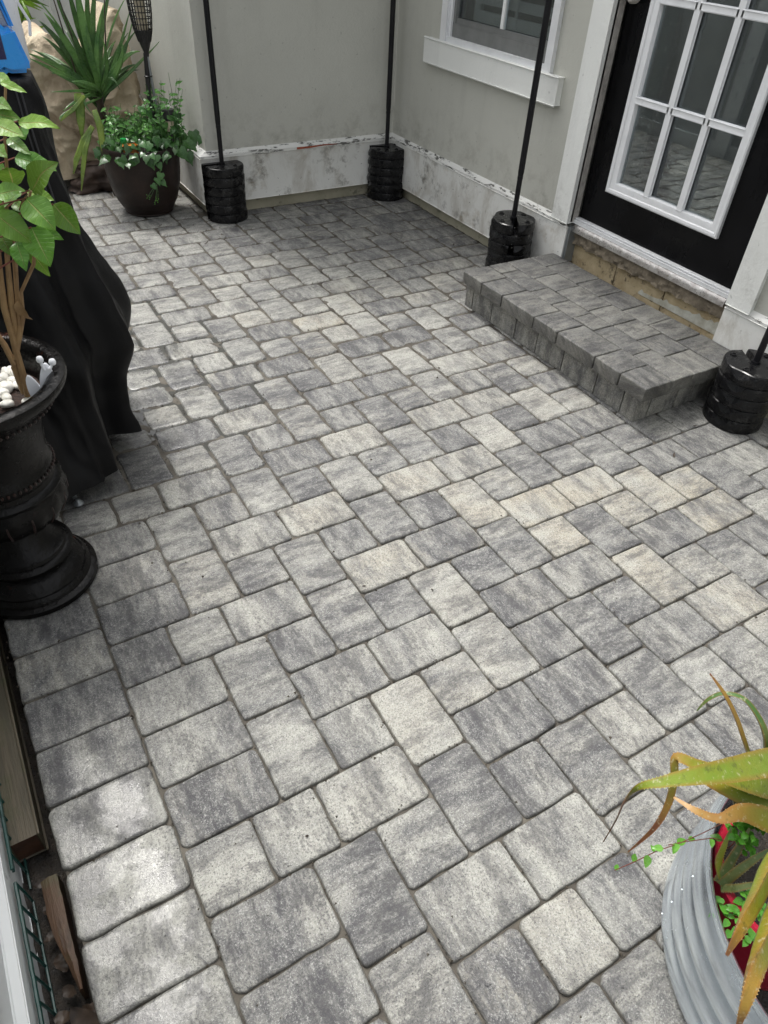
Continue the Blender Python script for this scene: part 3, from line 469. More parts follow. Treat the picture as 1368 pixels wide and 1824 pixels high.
for z in range(9):
    for s in (0,1): 
        pts=[(29.92,14.75+z*1.2),(30.3,15.2+z*1.2),(30.34,15.12+z*1.2),(29.96,14.67+z*1.2)]
    t.add([V(a,b,z_) for b in (-31.5,-23.9) for a,z_ in pts],[(0,1,5,4),(1,2,6,5),(2,3,7,6),(3,0,4,7),(0,1,2,3),(4,5,6,7)])
t.box(29.9,30.0,-27.5,-27.3,13.6,25); t.build('shutter',M['shutter'],wn,smooth=None)
r_=MB()
for q in ((30.9,31,-40.8,60,-.3,H),): pass
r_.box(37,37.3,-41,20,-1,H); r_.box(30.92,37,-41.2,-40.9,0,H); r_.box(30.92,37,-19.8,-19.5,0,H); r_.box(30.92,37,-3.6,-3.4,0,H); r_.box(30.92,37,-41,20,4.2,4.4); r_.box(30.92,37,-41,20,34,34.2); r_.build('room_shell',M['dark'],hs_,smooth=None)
# below the door: mortar bed, tan blocks, pale salts
t=MB()
for b0,b1 in ((-18.25,-14.25),(-14.05,-10.25),(-10.05,-5.5)): t.box(30.02,30.7,b0,b1,-.3,3.3,.07)
t.build('block_wall',M['block'],hs_)
t=MB(); nn=130; vs=[]; fs=[]
for i in range(nn+1):
    for j in range(9):
        b=-18.3+12.8*i/nn; z=3.22+1.0*j/8; d=.2*noise.noise(Vector((b*2.2,z*3,1)))+.22*abs(noise.noise(Vector((b*6,z*6,2)))); vs.append(V(29.86-d-.08*(1-j/8),b,z-(.1*noise.noise(Vector((b,0,5))) if j==0 else 0)))
fs=[(i*9+j,(i+1)*9+j,(i+1)*9+j+1,i*9+j+1) for i in range(nn) for j in range(8)]; t.add(vs,fs); t.build('mortar_bed',M['mortar'],hs_)
t=MB(); vs=[]
for i in range(31):
    b=-12+6.5*i/30; hh=.02+.5*(i/30)**.8+.35*abs(noise.noise(Vector((b*2.5,0,0)))); vs+=[V(29.985,b,2.2),V(29.985,b,2.3+hh)]
t.add(vs,[(2*i,2*i+2,2*i+3,2*i+1) for i in range(30)]); t.build('salt_stain',M['efflor'],hs_,smooth=None)
t=MB(); t.box(29.3,30.0,-18.3,-18.08,2.0,4.3,.02); t.build('corner_strip',M['grey'],hs_)
# door
dr=bpy.data.objects.new('door',None); sc.collection.objects.link(dr); dr.parent=hs_
DA=30.1
t=MB()
for q in ((-18.42,-16.2,4.8,28.8),(-8.2,-6.0,4.8,28.8),(-16.2,-8.2,4.8,7.2),(-16.2,-8.2,26,28.8)): t.box(DA,DA+.55,q[0],q[1],q[2],q[3])
t.build('slab',M['door'],dr,smooth=None)
t=MB()
def mould(b0,b1,z0,z1,w_,a_out,a_in,a_back):
    o_=[(b0,z0),(b1,z0),(b1,z1),(b0,z1)]
    def ring(d,a): return [V(a,b+(d if b==b0 else -d),z+(d if z==z0 else -d)) for b,z in o_]
    pr=[(0,DA-.002),(0.0,a_out),(.08,a_out-.05),(.22,a_out-.02),(.27,a_out+.05),(.4,a_in),(w_-.04,a_in+.05),(w_,a_back),(w_,DA+.3)]
    vs=[]
    for d,a in pr: vs+=ring(d,a)
    fs=[(i*4+k,i*4+(k+1)%4,(i+1)*4+(k+1)%4,(i+1)*4+k) for i in range(len(pr)-1) for k in range(4)]
    t.add(vs,fs)
mould(-16.5,-8.0,6.92,26.5,.62,DA-.2,DA-.16,DA)
t.build('light_frame',M['pvc'],dr,smooth=25)
t=MB()
for b in (-13.42,-10.92): t.box(DA-.13,DA+.1,b-.14,b+.14,7.5,25.9,.05)
for z in (11.95,16.55,21.1):
    for b0,b1 in ((-15.9,-13.56),(-13.28,-11.06),(-10.78,-8.6)): t.box(DA-.13,DA+.1,b0,b1,z-.14,z+.14,.05)
t.build('muntin',M['pvc'],dr)
t=MB(); t.box(DA+.17,DA+.2,-15.95,-8.55,7.45,25.95); t.build('pane',M['glass'],dr,smooth=None)
t=MB(); t.box(DA+.3,DA+.6,-15.9,-15.0,7.4,26,.1); t.box(DA+.3,DA+.6,-15.9,-8.6,7.4,7.55); t.build('blind_channel',M['curtain'],dr)
t=MB(); t.lathe(0,0,[(0.02,-.45),(.3,-.42),(.42,-.2),(.42,.1),(.25,.3),(.15,.5)],20)
t.v=[V(DA-.5+v.z/U*1.0*(-1) if 0 else DA-.35-v.z/U*-.8,-17.55+v.x/U,16.6+(-v.y/U)) for v in t.v]; t.build('knob',M['weather'],dr)
for z in (7.6,17.5,26):
    t=MB(); t.box(DA-.12,DA+.02,-6.1,-5.78,z-.75,z+.75,.03)
    for k in range(3): t.tube([(DA-.14,-5.9,z-.75+.5*k),(DA-.14,-5.9,z-.3+.5*k)],.09,8)
    t.build('hinge',M['steel'],dr)
t=MB(); t.box(DA-.12,DA+.3,-18.62,-18.44,4.5,29,.02); t.box(29.5,DA-.15,-18.36,-18.28,4.5,29); t.build('weatherstrip',M['weather'],dr)
t=MB(); t.box(29.75,30.5,-18.4,-5.6,4.55,4.78,.03); t.box(29.62,29.75,-18.4,-5.6,4.5,4.68,.02); t.build('threshold',M['pvc'],dr)
t=MB(); vs=[]
for i in range(61):
    b=-18.15+12.2*i/60; w_=.03*noise.noise(Vector((b*3,0,0)))
    for a,z in ((29.72,4.5),(29.6+w_,4.36+w_),(29.55+w_,4.18),(29.52-w_,4.0+w_*.6),(29.6,3.98+w_*.6)): vs.append(V(a,b,z))
t.add(vs,[(i*5+j,(i+1)*5+j,(i+1)*5+j+1,i*5+j+1) for i in range(60) for j in range(4)]); t.build('drip_cap',M['alu'],dr,smooth=60)
r_=MB(); r_.box(11,40,-85,-36.5,H,H+2); r_.box(26.3,40,-36.49,62,H,H+2); r_.build('eave',M['trim'],hs_,smooth=None)
# ---------------------------------------------------------------- vinyl fence on the left, another one behind
def fence(name,p0,p1,label,hgt,along):
    fo=thing(name,((p0[0]+p1[0])/2,(p0[1]+p1[1])/2,-1.2),label,'fence')
    t=MB(); t2=MB()
    if along=='b':
        a=p0[0]; t.box(a-.22,a,p0[1],p1[1],-1.2,1.0,.03); t9=MB(); t9.box(a-.22,a,p0[1],p1[1],hgt-2,hgt,.03); t9.build('rail',M['vinyl'],fo)
        b=p0[1]
        while b<p1[1]: t2.box(a-.5,a-.28,b+.02,min(b+2.3,p1[1]),-.8,hgt-1,.03); b+=2.32
        for q in range(int((p1[1]-p0[1])/32)+1):
            pb=p0[1]+32*q; x=MB(); x.box(a-.95,a+.35,pb-.8,pb+.8,-1.4,hgt+1,.08); x.build('post',M['vinyl'],fo)
        t3=MB(); t3.box(a-.30,a-.235,p0[1],p1[1],-.9,1.02,.02); t3.build('rail_lip',M['vinyl'],fo)
    else:
        b=p0[1]; t.box(p0[0],p1[0],b,b+.4,-1.2,1,.03); t9=MB(); t9.box(p0[0],p1[0],b,b+.4,hgt-2,hgt,.03); t9.build('rail',M['vinyl'],fo)
        a=p0[0]
        while a<p1[0]: t2.box(a+.02,min(a+2.3,p1[0]),b-.1,b+.15,-.8,hgt-1,.03); a+=2.32
    t.build('rail',M['vinyl'],fo); t2.build('board_panel',M['vinyl_shaded' if along=='b' else 'vinyl'],fo); return fo
fence('vinyl_fence',(-9.15,-70),(-9.15,58),'white vinyl board fence running beside the garden bed at the left edge',19,'b')
fence('vinyl_fence',(-9.0,-74),(12.2,-74),'bright white vinyl fence behind the beige canvas cover',23,'a')
# garden strip between fence and paving
t=MB(); vs=[]; na,nb=10,160
for j in range(nb+1):
    for i in range(na+1):
        a=-9.4+1.7*i/na; b=-30+50*j/nb; vs.append(V(a,b,-1.15+.28*noise.noise(Vector((a*2,b*2,0)))+.12*noise.noise(Vector((a*6,b*6,3)))))
t.add(vs,[(j*(na+1)+i,j*(na+1)+i+1,(j+1)*(na+1)+i+1,(j+1)*(na+1)+i) for j in range(nb) for i in range(na)]); tag(t.build('garden_soil',M['soil'],smooth=180),kind='structure')
tm=thing('edging_timber',(-8.8,-2,-.9),'weathered mossy square timber ending in brown end grain beside the paving','timber')
t=MB(); t.box(-9.1,-8.35,-9,3.55,-1.0,.02,.06); t.build('beam',M['timber'],tm); t=MB(); t.box(-9.06,-8.39,3.551,3.565,-.96,-.02,.01); t.build('end_grain',M['endgrain'],tm)
t=MB(); vs=[]; n=14
for i in range(n+1):
    x=i/n; b=4.75+3.1*x; w_=.44*(1-max(0,(x-.35)/.65)**1.2*.8); a=-8.15+.0*x
    for (da,z) in ((-w_,-.42),(-w_*.5,-.33),(0,-.36),(0,-1.1),(-w_,-1.1)): vs.append(V(a+da+.03*noise.noise(Vector((b*3,da,0))),b,z+.03*noise.noise(Vector((b*5,da*4,0)))))
t.add(vs,[(i*5+k,i*5+(k+1)%5,(i+1)*5+(k+1)%5,(i+1)*5+k) for i in range(n) for k in range(5)]+[(0,1,2,3,4),tuple(n*5+k for k in range(5))]); tag(t.build('wooden_stake',M['stake']),'split brown wooden stake lying along the paver edge in dark soil','stake')
for idx,(b0,b1,zt,lab) in enumerate(((4.85,14,.35,'green coated wire edging panel with rungs beside the white fence rail'),(-2,4.5,.4,'green wire edging panel end looping down behind the square timber'))):
    t=MB(); t.tube([(-9.03,b0+(b1-b0)*i/40,zt+.02*math.sin(i*2.1)) for i in range(41)],.045,6); t.tube([(-9.03,b0+(b1-b0)*i/40,zt-.14+.02*math.sin(i*2.7)) for i in range(41)],.035,6)
    t.tube([(-8.95,b0+(b1-b0)*i/20,-1.0) for i in range(21)],.035,6); b=b0
    while b<=b1: t.tube([(-9.03,b,zt),(-8.99,b,-.3),(-8.95,b,-1.3)],.038,6); b+=.6
    tag(t.build('wire_edging',M['wire']),lab,'edging')
lr=random.Random(8)
def scrap(name,a,b,z,size,lab,mat='litter',grp=None,long=1.6):
    t=MB(); q=lr.random()*6.28; t.leaf((a-size*math.cos(q)/2,b-size*math.sin(q)/2,z+.03),(a+size*math.cos(q)/2,b+size*math.sin(q)/2,z+.06),size/long,(lr.uniform(-.3,.3),lr.uniform(-.3,.3),1),curl=-.35,wav=.06); return tag(t.build(name,M[mat],smooth=180),lab,'leaf',grp)
for i,(a,b,s) in enumerate(((-8.55,6.9,.6),(-8.3,8.6,1.2),(-8.25,9.5,1.0),(-8.7,9.2,.8),(-8.2,10.2,.9),(-8.6,5.4,.4),(-8.7,6.1,.35),(-8.5,7.6,.45),(-8.75,8.1,.5),(-8.5,9.9,.7),(-8.65,4.6,.4),(-8.05,8.3,.6))):
    scrap('dead_leaf',a,b,-.85,s,'dead brown leaf lying on the wet soil under the green wire edging',grp='dead leaves in the garden bed')
for i,(p_,lb) in enumerate(zip(DEB,('black leaf scrap on pale pavers in front of the brown pot','black leaf scrap on pavers just before the left weight stack','small black scrap on pavers near the step corner','square black chip on a grey paver right of the step','black scrap near the dark pavers before the middle stack','tiny dark scrap left of the left weight stack','small leaf scrap beside the rightmost weight stack','tiny dark twig on a pale square paver near the bottom','dark speck of bark on a pale paver in mid patio','small curled hair of root on a long paver in mid patio'))):
    scrap('leaf_scrap',p_[0],p_[1],.0,(.42,.35,.3,.3,.3,.2,.25,.14,.14,.16)[i],lb,long=2.4)
# ---------------------------------------------------------------- canopy poles with stacked weight plates
def plate_mesh():
    t=MB(); T=.66; n=72; sw=.21; R0=1.52
    def rr(th,k): 
        s=max(0,math.cos(3*th+.6)); return (R0-.04, R0-.005, R0+.01, R0-.015-.15*s*s, R0-.07-.15*s*s)[k]
    def zz(th,k):
        s=max(0,math.cos(3*th+.6)); return (0.01,.045,T*(.86-.50*s*s),T-.035,T)[k]
    # outline angle list leaves a slot open towards +a, reaching past the middle
    t0=math.asin(sw/R0); th=[t0+(2*math.pi-2*t0)*i/(n-1) for i in range(n)]; vs=[]
    for k in range(5):
        ring=[]
        for x in th:
            q=rr(x,k); ring.append((q*math.cos(x)*1.04,q*math.sin(x)*.97,zz(x,k)))
        q=rr(t0,k); xs=[q*.9,q*.5,0,-.12,-.22,-.12,0,q*.5,q*.9]; ys=[-sw,-sw,-sw,-sw*.8,0,sw*.8,sw,sw,sw]
        zt=zz(t0,k)
        ring+=[(x,y,zt) for x,y in zip(xs,ys)]; vs+=[V(x,y,z) for x,y,z in ring]; m_=len(ring)
    fs=[(i*m_+k,i*m_+(k+1)%m_,(i+1)*m_+(k+1)%m_,(i+1)*m_+k) for i in range(4) for k in range(m_)]
    # caps: fans as strips between slot side and outline
    for base,flip in ((4*m_,0),(0,1)):
        bm=None
        fs.append(tuple(base+k for k in range(m_)))
    t.add(vs,fs)
    for x,y in ((-.75,.75),(-.75,-.75),(.75,.85),(.75,-.85)):
        t.lathe(x,y,[(.17,T-.02),(.16,T+.05),(.10,T+.07),(.09,T+.03),(.02,T+.03)],14)
    return t
pm_=plate_mesh(); src=pm_.build('weight_plate',M['weight'],smooth=28)
bpy.context.view_layer.update()
bm=bmesh.new(); bm.from_mesh(src.data); bmesh.ops.triangulate(bm,faces=[f for f in bm.faces if len(f.verts)>8],ngon_method='EAR_CLIP'); bm.to_mesh(src.data); bm.free(); src.data.set_sharp_from_angle(angle=R(28))
ordn=['topmost','second','third','fourth','fifth','sixth']
P=[((13.8,-39.95),6,180,'left pole by the brown pot'),((28.15,-39.7),6,-150,'pole in the house corner'),((27.55,-21.75),6,125,'pole left of the step'),((27.35,-1.75),5,-60,'pole right of the step')]
first=True
for (ca,cb),n,ang,wh in P:
    po=thing('canopy_pole',(ca,cb,.0),'slim black metal canopy pole, the '+wh,'pole','black canopy poles with weights')
    t=MB(); t.tube([(ca,cb,.02),(ca,cb,6.6)],.17,14); t.tube([(ca,cb,6.6),(ca,cb,6.9),(ca,cb,30)],[.17,.20,.20],14); t.tube([(ca,cb,6.45),(ca,cb,6.62)],.185,14); t.tube([(ca,cb,n*.66),(ca,cb,n*.66+.12)],.24,12); t.build('tube',M['pole'],po)
    for i in range(n):
        o=src if first else src.copy()
        if not first: sc.collection.objects.link(o)
        first=False
        wob=random.Random(i*7+n+int(ca)); extra=90 if (i%2 and 'step' in wh and 'left' in wh) else 0
        o.location=V(ca+.02,cb,(n-1-i)*.66)+Vector((wob.uniform(-.003,.003),wob.uniform(-.003,.003),0)); o.rotation_euler=(0,0,R(-ang+wob.uniform(-4,4)+(180 if extra else 0)))
        tag(o,(('%s black weight plate from the top on the '%ordn[i] if i else 'topmost black weight plate on the '))+wh,'weight','black weight plates stacked round the canopy poles')
# ---------------------------------------------------------------- urn with its shrub
ur=thing('garden_urn',(-6.5,-6.6,0),'tall bronzed black pedestal urn planter with beaded bands at the left edge','urn')
t=MB(); t.lathe(-6.5,-6.6,[(0.05,0),(2.05,0.0),(2.22,.06),(2.22,.26),(2.10,.34),(2.03,.36),(1.98,.52),(1.90,.60),(1.84,.60),(1.70,.86),(1.42,1.0),(1.30,1.12),(1.5,1.2),(1.62,1.36),(1.64,1.52),(1.56,1.64),(1.44,1.68),(1.40,1.80),(1.30,1.86),(1.05,2.2),(.88,2.5),(.80,2.72),(.86,2.80),(.95,2.88),(.86,2.98),(.84,3.04)],72); t.build('pedestal',M['urn'],ur)
def lobes(t_,i): return 1+(.035*abs(math.cos(8*t_)) if 1<=i<=5 else 0)
t=MB(); t.lathe(-6.5,-6.6,[(.80,3.0),(1.25,3.12),(1.75,3.42),(1.98,3.85),(1.99,4.2),(1.88,4.5),(1.97,4.56),(1.99,4.66),(1.93,4.76),(1.82,4.82),(1.79,5.0),(1.86,5.1),(1.86,5.42),(1.80,5.5),(1.80,6.0),(1.90,6.8),(2.1,7.3),(2.38,7.7),(2.52,7.78),(2.60,7.9),(2.82,8.1),(3.0,8.3),(3.06,8.46),(3.02,8.58),(2.9,8.64),(2.66,8.62),(2.52,8.52),(2.46,8.3),(2.36,7.9),(2.2,7.5),(.02,7.4)],96,wob=lobes); t.build('bowl',M['urn'],ur)
t=MB()
for k in range(64):
    x=2*math.pi*k/64; ct,sn=math.cos(x),math.sin(x); t.lathe(-6.5+1.885*ct,-6.6+1.885*sn,[(.01,5.19),(.04,5.21),(.052,5.26),(.04,5.31),(.01,5.33)],6)
t.build('beading',M['urnred'],ur); t=MB()
for k in range(80):
    x=2*math.pi*k/80; t.lathe(-6.5+2.5*math.cos(x),-6.6+2.5*math.sin(x),[(.01,7.66),(.05,7.7),(.05,7.76),(.01,7.8)],6)
t.build('beading',M['urnred'],ur)
t=MB()
for k in range(16):
    x=2*math.pi*(k+.5)/16-.1; t.tube([(-6.5+r*math.cos(x),-6.6+r*math.sin(x),z) for r,z in ((1.5,3.25),(1.79,3.45),(1.985,3.85),(2.0,4.15),(1.9,4.45))],[.02,.05,.06,.05,.02],6)
t.build('flute',M['urnred'],ur)
t=MB(); vs=[V(-6.5,-6.6,7.72)]; 
for rI in range(1,9):
    for k in range(36):
        x=2*math.pi*k/36; r=2.34*rI/8; vs.append(V(-6.5+r*math.cos(x),-6.6+r*math.sin(x),7.66+.12*noise.noise(Vector((r*2*math.cos(x),r*2*math.sin(x),0)))))
fs=[(0,k+1,(k+1)%36+1) for k in range(36)]+[((i-1)*36+k+1,(i-1)*36+(k+1)%36+1,i*36+(k+1)%36+1,i*36+k+1) for i in range(1,8) for k in range(36)]
t.add(vs,fs); t.build('soil',M['potsoil'],ur)
pr=random.Random(4)
def pebble(a,b,z,r,i):
    bm=bmesh.new(); bmesh.ops.create_icosphere(bm,subdivisions=3,radius=1); sx,sy,sz=pr.uniform(.8,1.25),pr.uniform(.75,1.1),pr.uniform(.55,.8)
    for v in bm.verts:
        k=1+.22*noise.noise(v.co*1.4+Vector((i*3,0,0))); v.co=Vector((v.co.x*sx,v.co.y*sy,v.co.z*sz))*k*r*U
    me=bpy.data.meshes.new('pebble'); bm.to_mesh(me); bm.free(); me.materials.append(M['stone'])
    for p in me.polygons: p.use_smooth=True
    o=bpy.data.objects.new('pebble',me); sc.collection.objects.link(o); o.location=V(a,b,z); o.rotation_euler=(0,0,pr.uniform(0,6)); return tag(o,'white marble pebble on the soil inside the black urn','pebble','white pebbles on the urn soil')
for i,(a,b,z) in enumerate(PEB):
    if (a+6.5)**2+(b+6.6)**2<2.15**2: pebble(a,b,z+.04,pr.uniform(.17,.25),i)
for i in range(60):
    x=pr.uniform(0,6.28); r=pr.uniform(.3,2.0); a,b=-6.5+r*math.cos(x),-6.6+r*math.sin(x)
    if all((a-q[0])**2+(b-q[1])**2>.12 for q in PEB): pebble(a,b,7.78,pr.uniform(.16,.24),i+40)
sh=thing('shrub',(-6.2,-6.4,7.7),'leafy green shrub with tan woody stems growing in the black urn','shrub')
t=MB()
for pts,w_ in PSTEM: 
    n=len(pts); t.tube(pts,[w_*.62*(1-.35*i/(n-1))*(1.15 if i%2 else .95) for i in range(n)],8)
t.build('stem',M['stem'],sh)
t=MB(); t2=MB(); lr2=random.Random(2)
for (p0,p1,w_) in PLEAF:
    g_=lr2.uniform(1.0,1.6); y_=lr2.uniform(.85,1.25)
    nrm=(lr2.uniform(-.45,.1)-.1,lr2.uniform(.35,.9),lr2.uniform(.55,.9))
    t.leaf(p0,p1,w_*1.3,nrm,curl=.2,col=(g_*y_,g_,g_*.9,1),nseg=12,cross=7)
    mid=(-5.2+lr2.uniform(-.4,.2),-6.2,p0[2]-.5+lr2.uniform(-.3,.1)); t2.tube([mid,((mid[0]+p0[0])/2,(mid[1]+p0[1])/2,(mid[2]+p0[2])/2+.05),p0],[.03,.025,.02],6)
for i in range(34):   # the part of the crown that the frame cuts off
    x=lr2.uniform(0,6.28); r=lr2.uniform(.5,2.6); c0=(-7.9+r*math.cos(x)*.8,-6.8+r*math.sin(x),lr2.uniform(12,17)); c1=(c0[0]+math.cos(x)*1.5,c0[1]+math.sin(x)*1.5,c0[2]+lr2.uniform(-.7,.3)); g_=lr2.uniform(.8,1.3)
    t.leaf(c0,c1,lr2.uniform(.8,1.2),(0.2*math.cos(x),.2*math.sin(x),1),curl=.2,col=(g_,g_,g_,1))
t.build('foliage',M['leaf'],sh,smooth=180,recalc=False); t2.build('petiole',M['redstem'],sh)
t=MB(); t.leaf((-4.3,-6.0,10.9),(-4.25,-5.8,10.3),.3,(-.5,.8,.2),curl=.9); t.build('withered_leaf',M['stem'],sh,smooth=180)
o0=ORN[0]; t=MB()
for dx,dz,w_,h_,tilt in ((0,0,.48,1.15,.1),(-.42,-.12,.36,1.0,-.18)):
    n=20; vs=[]
    for k in range(n):
        x=2*math.pi*k/n; px=w_*.5*math.cos(x)*(1-.25*math.sin(x)); pz=h_*.5*math.sin(x); vs.append((px+tilt*pz+dx,pz+dz))
    vv=[V(o0[0]+.15+x,o0[1]-.3-.25*x-.15*z,8.35+z) for x,z in vs]; vv2=[v+Vector((.002,.004,.001)) for v in vv]; t.add(vv+vv2,[tuple(range(n)),tuple(range(n,2*n))]+[(k,(k+1)%n,n+(k+1)%n,n+k) for k in range(n)])
for ex,ez in ((-.02,.72),(.3,.56)):
    t.tube([(o0[0]+.17+ex*.5,o0[1]-.33,8.75),(o0[0]+.15+ex,o0[1]-.4,8.35+ez)],.045,8); t.lathe(o0[0]+.15+ex,o0[1]-.4,[(.01,8.25+ez),(.09,8.3+ez),(.11,8.38+ez),(.08,8.46+ez),(.01,8.5+ez)],10)
tag(t.build('plant_ornament',M['white']),'small white plastic butterfly ornament stuck in the urn soil','ornament')
# ---------------------------------------------------------------- covered grill
def drape(name,mat,top,bot,z0,z1,n,levels,amp,seed,ztop=None,smooth=180,parent=None,power=1.0,folds=9,wr=.05,bulge=0,creases=()):
    t=MB(); vs=[]
    def per(poly,x):
        L=[(Vector(poly[i]),Vector(poly[(i+1)%len(poly)])) for i in range(len(poly))]; tot=sum((q-p_).length for p_,q in L); d=x*tot
        for p_,q in L:
            l_=(q-p_).length
            if d<=l_: return p_+(q-p_)*(d/l_)
            d-=l_
        return Vector(poly[0])
    cx=sum(p_[0] for p_ in top)/len(top); cy=sum(p_[1] for p_ in top)/len(top)
    for j in range(levels+1):
        h=j/levels
        for i in range(n):
            x=i/n; P0=per(top,x); P1=per(bot,x); p_=P0+(P1-P0)*(h**power)
            d=Vector((p_.x-cx,p_.y-cy)); d.normalize(); f=amp*(h**1.1)*(math.sin(x*2*math.pi*folds+2.2*noise.noise(Vector((x*6,h*1.5,seed))))*.6+1.2*noise.noise(Vector((math.cos(x*6.28)*2.2,math.sin(x*6.28)*2.2,h*1.6+seed))))
            f+=.12*noise.noise(Vector((p_.x*.9,p_.y*.9,h*5+seed)))+wr*(1-abs(noise.noise(Vector((p_.x*.55+h*2,p_.y*.5,h*4+seed*2))))*3.2)+wr*.5*(1-abs(noise.noise(Vector((p_.x*1.3-h*5,p_.y*1.2,h*9+seed))))*3)+(-.12*(1-min(1,h*9))**2)
            f+=(bulge*math.exp(-((h-.66)/.17)**2)*max(0,d.x) if bulge else 0)+sum(A_*h*max(0,1-abs(x-x0-.012*h)/w0) for x0,A_,w0 in creases)
            zt=z1 if ztop is None else ztop(P0.x,P0.y); z=zt+(z0-zt)*h+(.12*math.sin(x*40+seed) if j==levels else 0)+(-.05 if j==0 else 0)
            vs.append(V(p_.x+d.x*f,p_.y+d.y*f,max(z,.02)))
    fs=[(j*n+i,j*n+(i+1)%n,(j+1)*n+(i+1)%n,(j+1)*n+i) for j in range(levels) for i in range(n)]
    b0=len(vs)
    m_=6
    for r in range(1,m_):
        for i in range(n):
            P0=per(top,i/n); q=1-r/m_; x_,y_=cx+(P0.x-cx)*q,cy+(P0.y-cy)*q; zt=(z1 if ztop is None else ztop(x_,y_))+.08*noise.noise(Vector((x_,y_,seed))); vs.append(V(x_,y_,zt))
    vs.append(V(cx,cy,z1 if ztop is None else ztop(cx,cy)))
    prev=0
    for r in range(1,m_):
        cur=b0+(r-1)*n; fs+=[(prev+i,prev+(i+1)%n,cur+(i+1)%n,cur+i) for i in range(n)]; prev=cur
    fs+=[(prev+i,prev+(i+1)%n,len(vs)-1) for i in range(n)]
    t.add(vs,fs); return t.build(name,mat,parent,smooth=smooth)
gr=thing('covered_grill',(-5,-15,0),'grill cart under a draped black cover behind the urn','grill cover')
drape('cover',M['cover'],[(-9.0,-13.3),(-1.9,-13.3),(-1.35,-13.9),(-1.15,-18.2),(-9.0,-18.2)],[(-9.0,-10.0),(-3.0,-10.2),(-1.1,-13.0),(-1.0,-19.0),(-9.0,-19.2)],.9,15,320,60,.55,4.2,parent=gr,power=1.0,folds=7,bulge=1.25,wr=.10,creases=((.20,.7,.022),(.245,-.6,.03),(.285,.75,.02),(.33,-.5,.03),(.375,.8,.03),(.44,.5,.02),(.12,.5,.02)))
t=MB(); t.tube([(-1.95,-13.22,15.02),(-1.95,-13.0,13.9),(-1.9,-12.62,12.3),(-1.85,-12.3,11)],.035,6); t.tube([(-2.1,-13.22,15.02),(-2.1,-13.0,13.9),(-2.05,-12.62,12.3),(-2.0,-12.3,11)],.03,6); t.build('seam',M['seam'],gr)
t=MB(); t.tube([(-4.3,-10.35,2.0),(-4.3,-10.3,.5),(-4.25,-10.1,.35)],.1,10); t.lathe(-4.2,-10.05,[(.02,.0),(.2,.02),(.22,.1),(.14,.2),(.08,.3),(.02,.32)],14); t.build('leg',M['grey'],gr)
bt=thing('detergent_bottle',(-2.0,-14.2,15.08),'bright blue plastic jug with a grip hole and navy label on the black grill cover','bottle')
def extr(poly,b0,b1,mat,name,parent,bev=.06,holes=None):
    bm=bmesh.new(); vs=[bm.verts.new(V(a,b0,z)) for a,z in poly]; f=bm.faces.new(vs); r=bmesh.ops.extrude_face_region(bm,geom=[f])
    bmesh.ops.translate(bm,verts=[v for v in r['geom'] if isinstance(v,bmesh.types.BMVert)],vec=V(0,b1-b0,0)); bmesh.ops.recalc_face_normals(bm,faces=bm.faces[:])
    if bev: bmesh.ops.bevel(bm,geom=[e for e in bm.edges if e.calc_face_angle(0)>.6],offset=bev*U,segments=2,affect='EDGES')
    t=MB(); bm.verts.index_update(); t.add([v.co.copy() for v in bm.verts],[[v.index for v in f_.verts] for f_ in bm.faces]); bm.free(); return t.build(name,mat,parent,smooth=50)
zb=15.08
extr([(-3.4,zb),(-2.35,zb),(-2.2,zb+.08),(-2.0,zb+.0),(-1.42,zb),(-1.38,zb+.3),(-1.62,zb+1.25),(-1.80,zb+1.25),(-1.98,zb+1.2),(-2.1,zb+1.35),(-2.22,zb+2.4),(-2.12,zb+2.75),(-2.3,zb+3.1),(-3.3,zb+3.3),(-3.4,zb+2)],-14.7,-13.75,M['blue'],'body',bt,.12)
extr([(-1.70,zb+1.2),(-1.55,zb+1.2),(-1.78,zb+2.4),(-2.02,zb+3.0),(-2.25,zb+3.15),(-2.2,zb+2.9),(-2.0,zb+2.6)],-14.45,-14.0,M['blue'],'handle',bt,.07)
extr([(-2.12,zb+1.3),(-1.72,zb+1.22),(-1.98,zb+2.35),(-2.18,zb+2.7),(-2.3,zb+2.4)],-14.4,-14.2,M['silver'],'grip_liner',bt,.02)
t=MB(); t.box(-3.3,-2.06,-13.76,-13.735,zb+.42,zb+1.15); t.build('label',M['navy'],bt,smooth=None)
t=MB(); vs=[V(-2.5+.2*math.cos(x*.5236),-13.728,zb+.86+.2*math.sin(x*.5236)) for x in range(12)]; t.add(vs,[tuple(range(12))]); t.box(-3.2,-2.1,-13.732,-13.73,zb+1.2,zb+1.26); t.build('label_patch',M['labelw'],bt,smooth=None)
wb=thing('white_bottle',(-1.7,-15.4,15.08),'tall white plastic bottle standing behind the blue jug on the grill cover','bottle')
t=MB(); t.lathe(-1.95,-15.3,[(.02,zb),(.72,zb),(.8,zb+.1),(.8,zb+2.6),(.6,zb+3.1),(.3,zb+3.4),(.3,zb+3.8),(.02,zb+3.82)],36); t.build('body',M['white'],wb)
t=MB(); t.tube([(-1.25,-15.4,zb+2.6),(-.95,-15.5,zb+2.2),(-1.1,-15.4,zb+1.75),(-.85,-15.5,zb+1.2),(-.95,-15.4,zb+.8)],.05,8); t.build('cord',M['white'],wb)
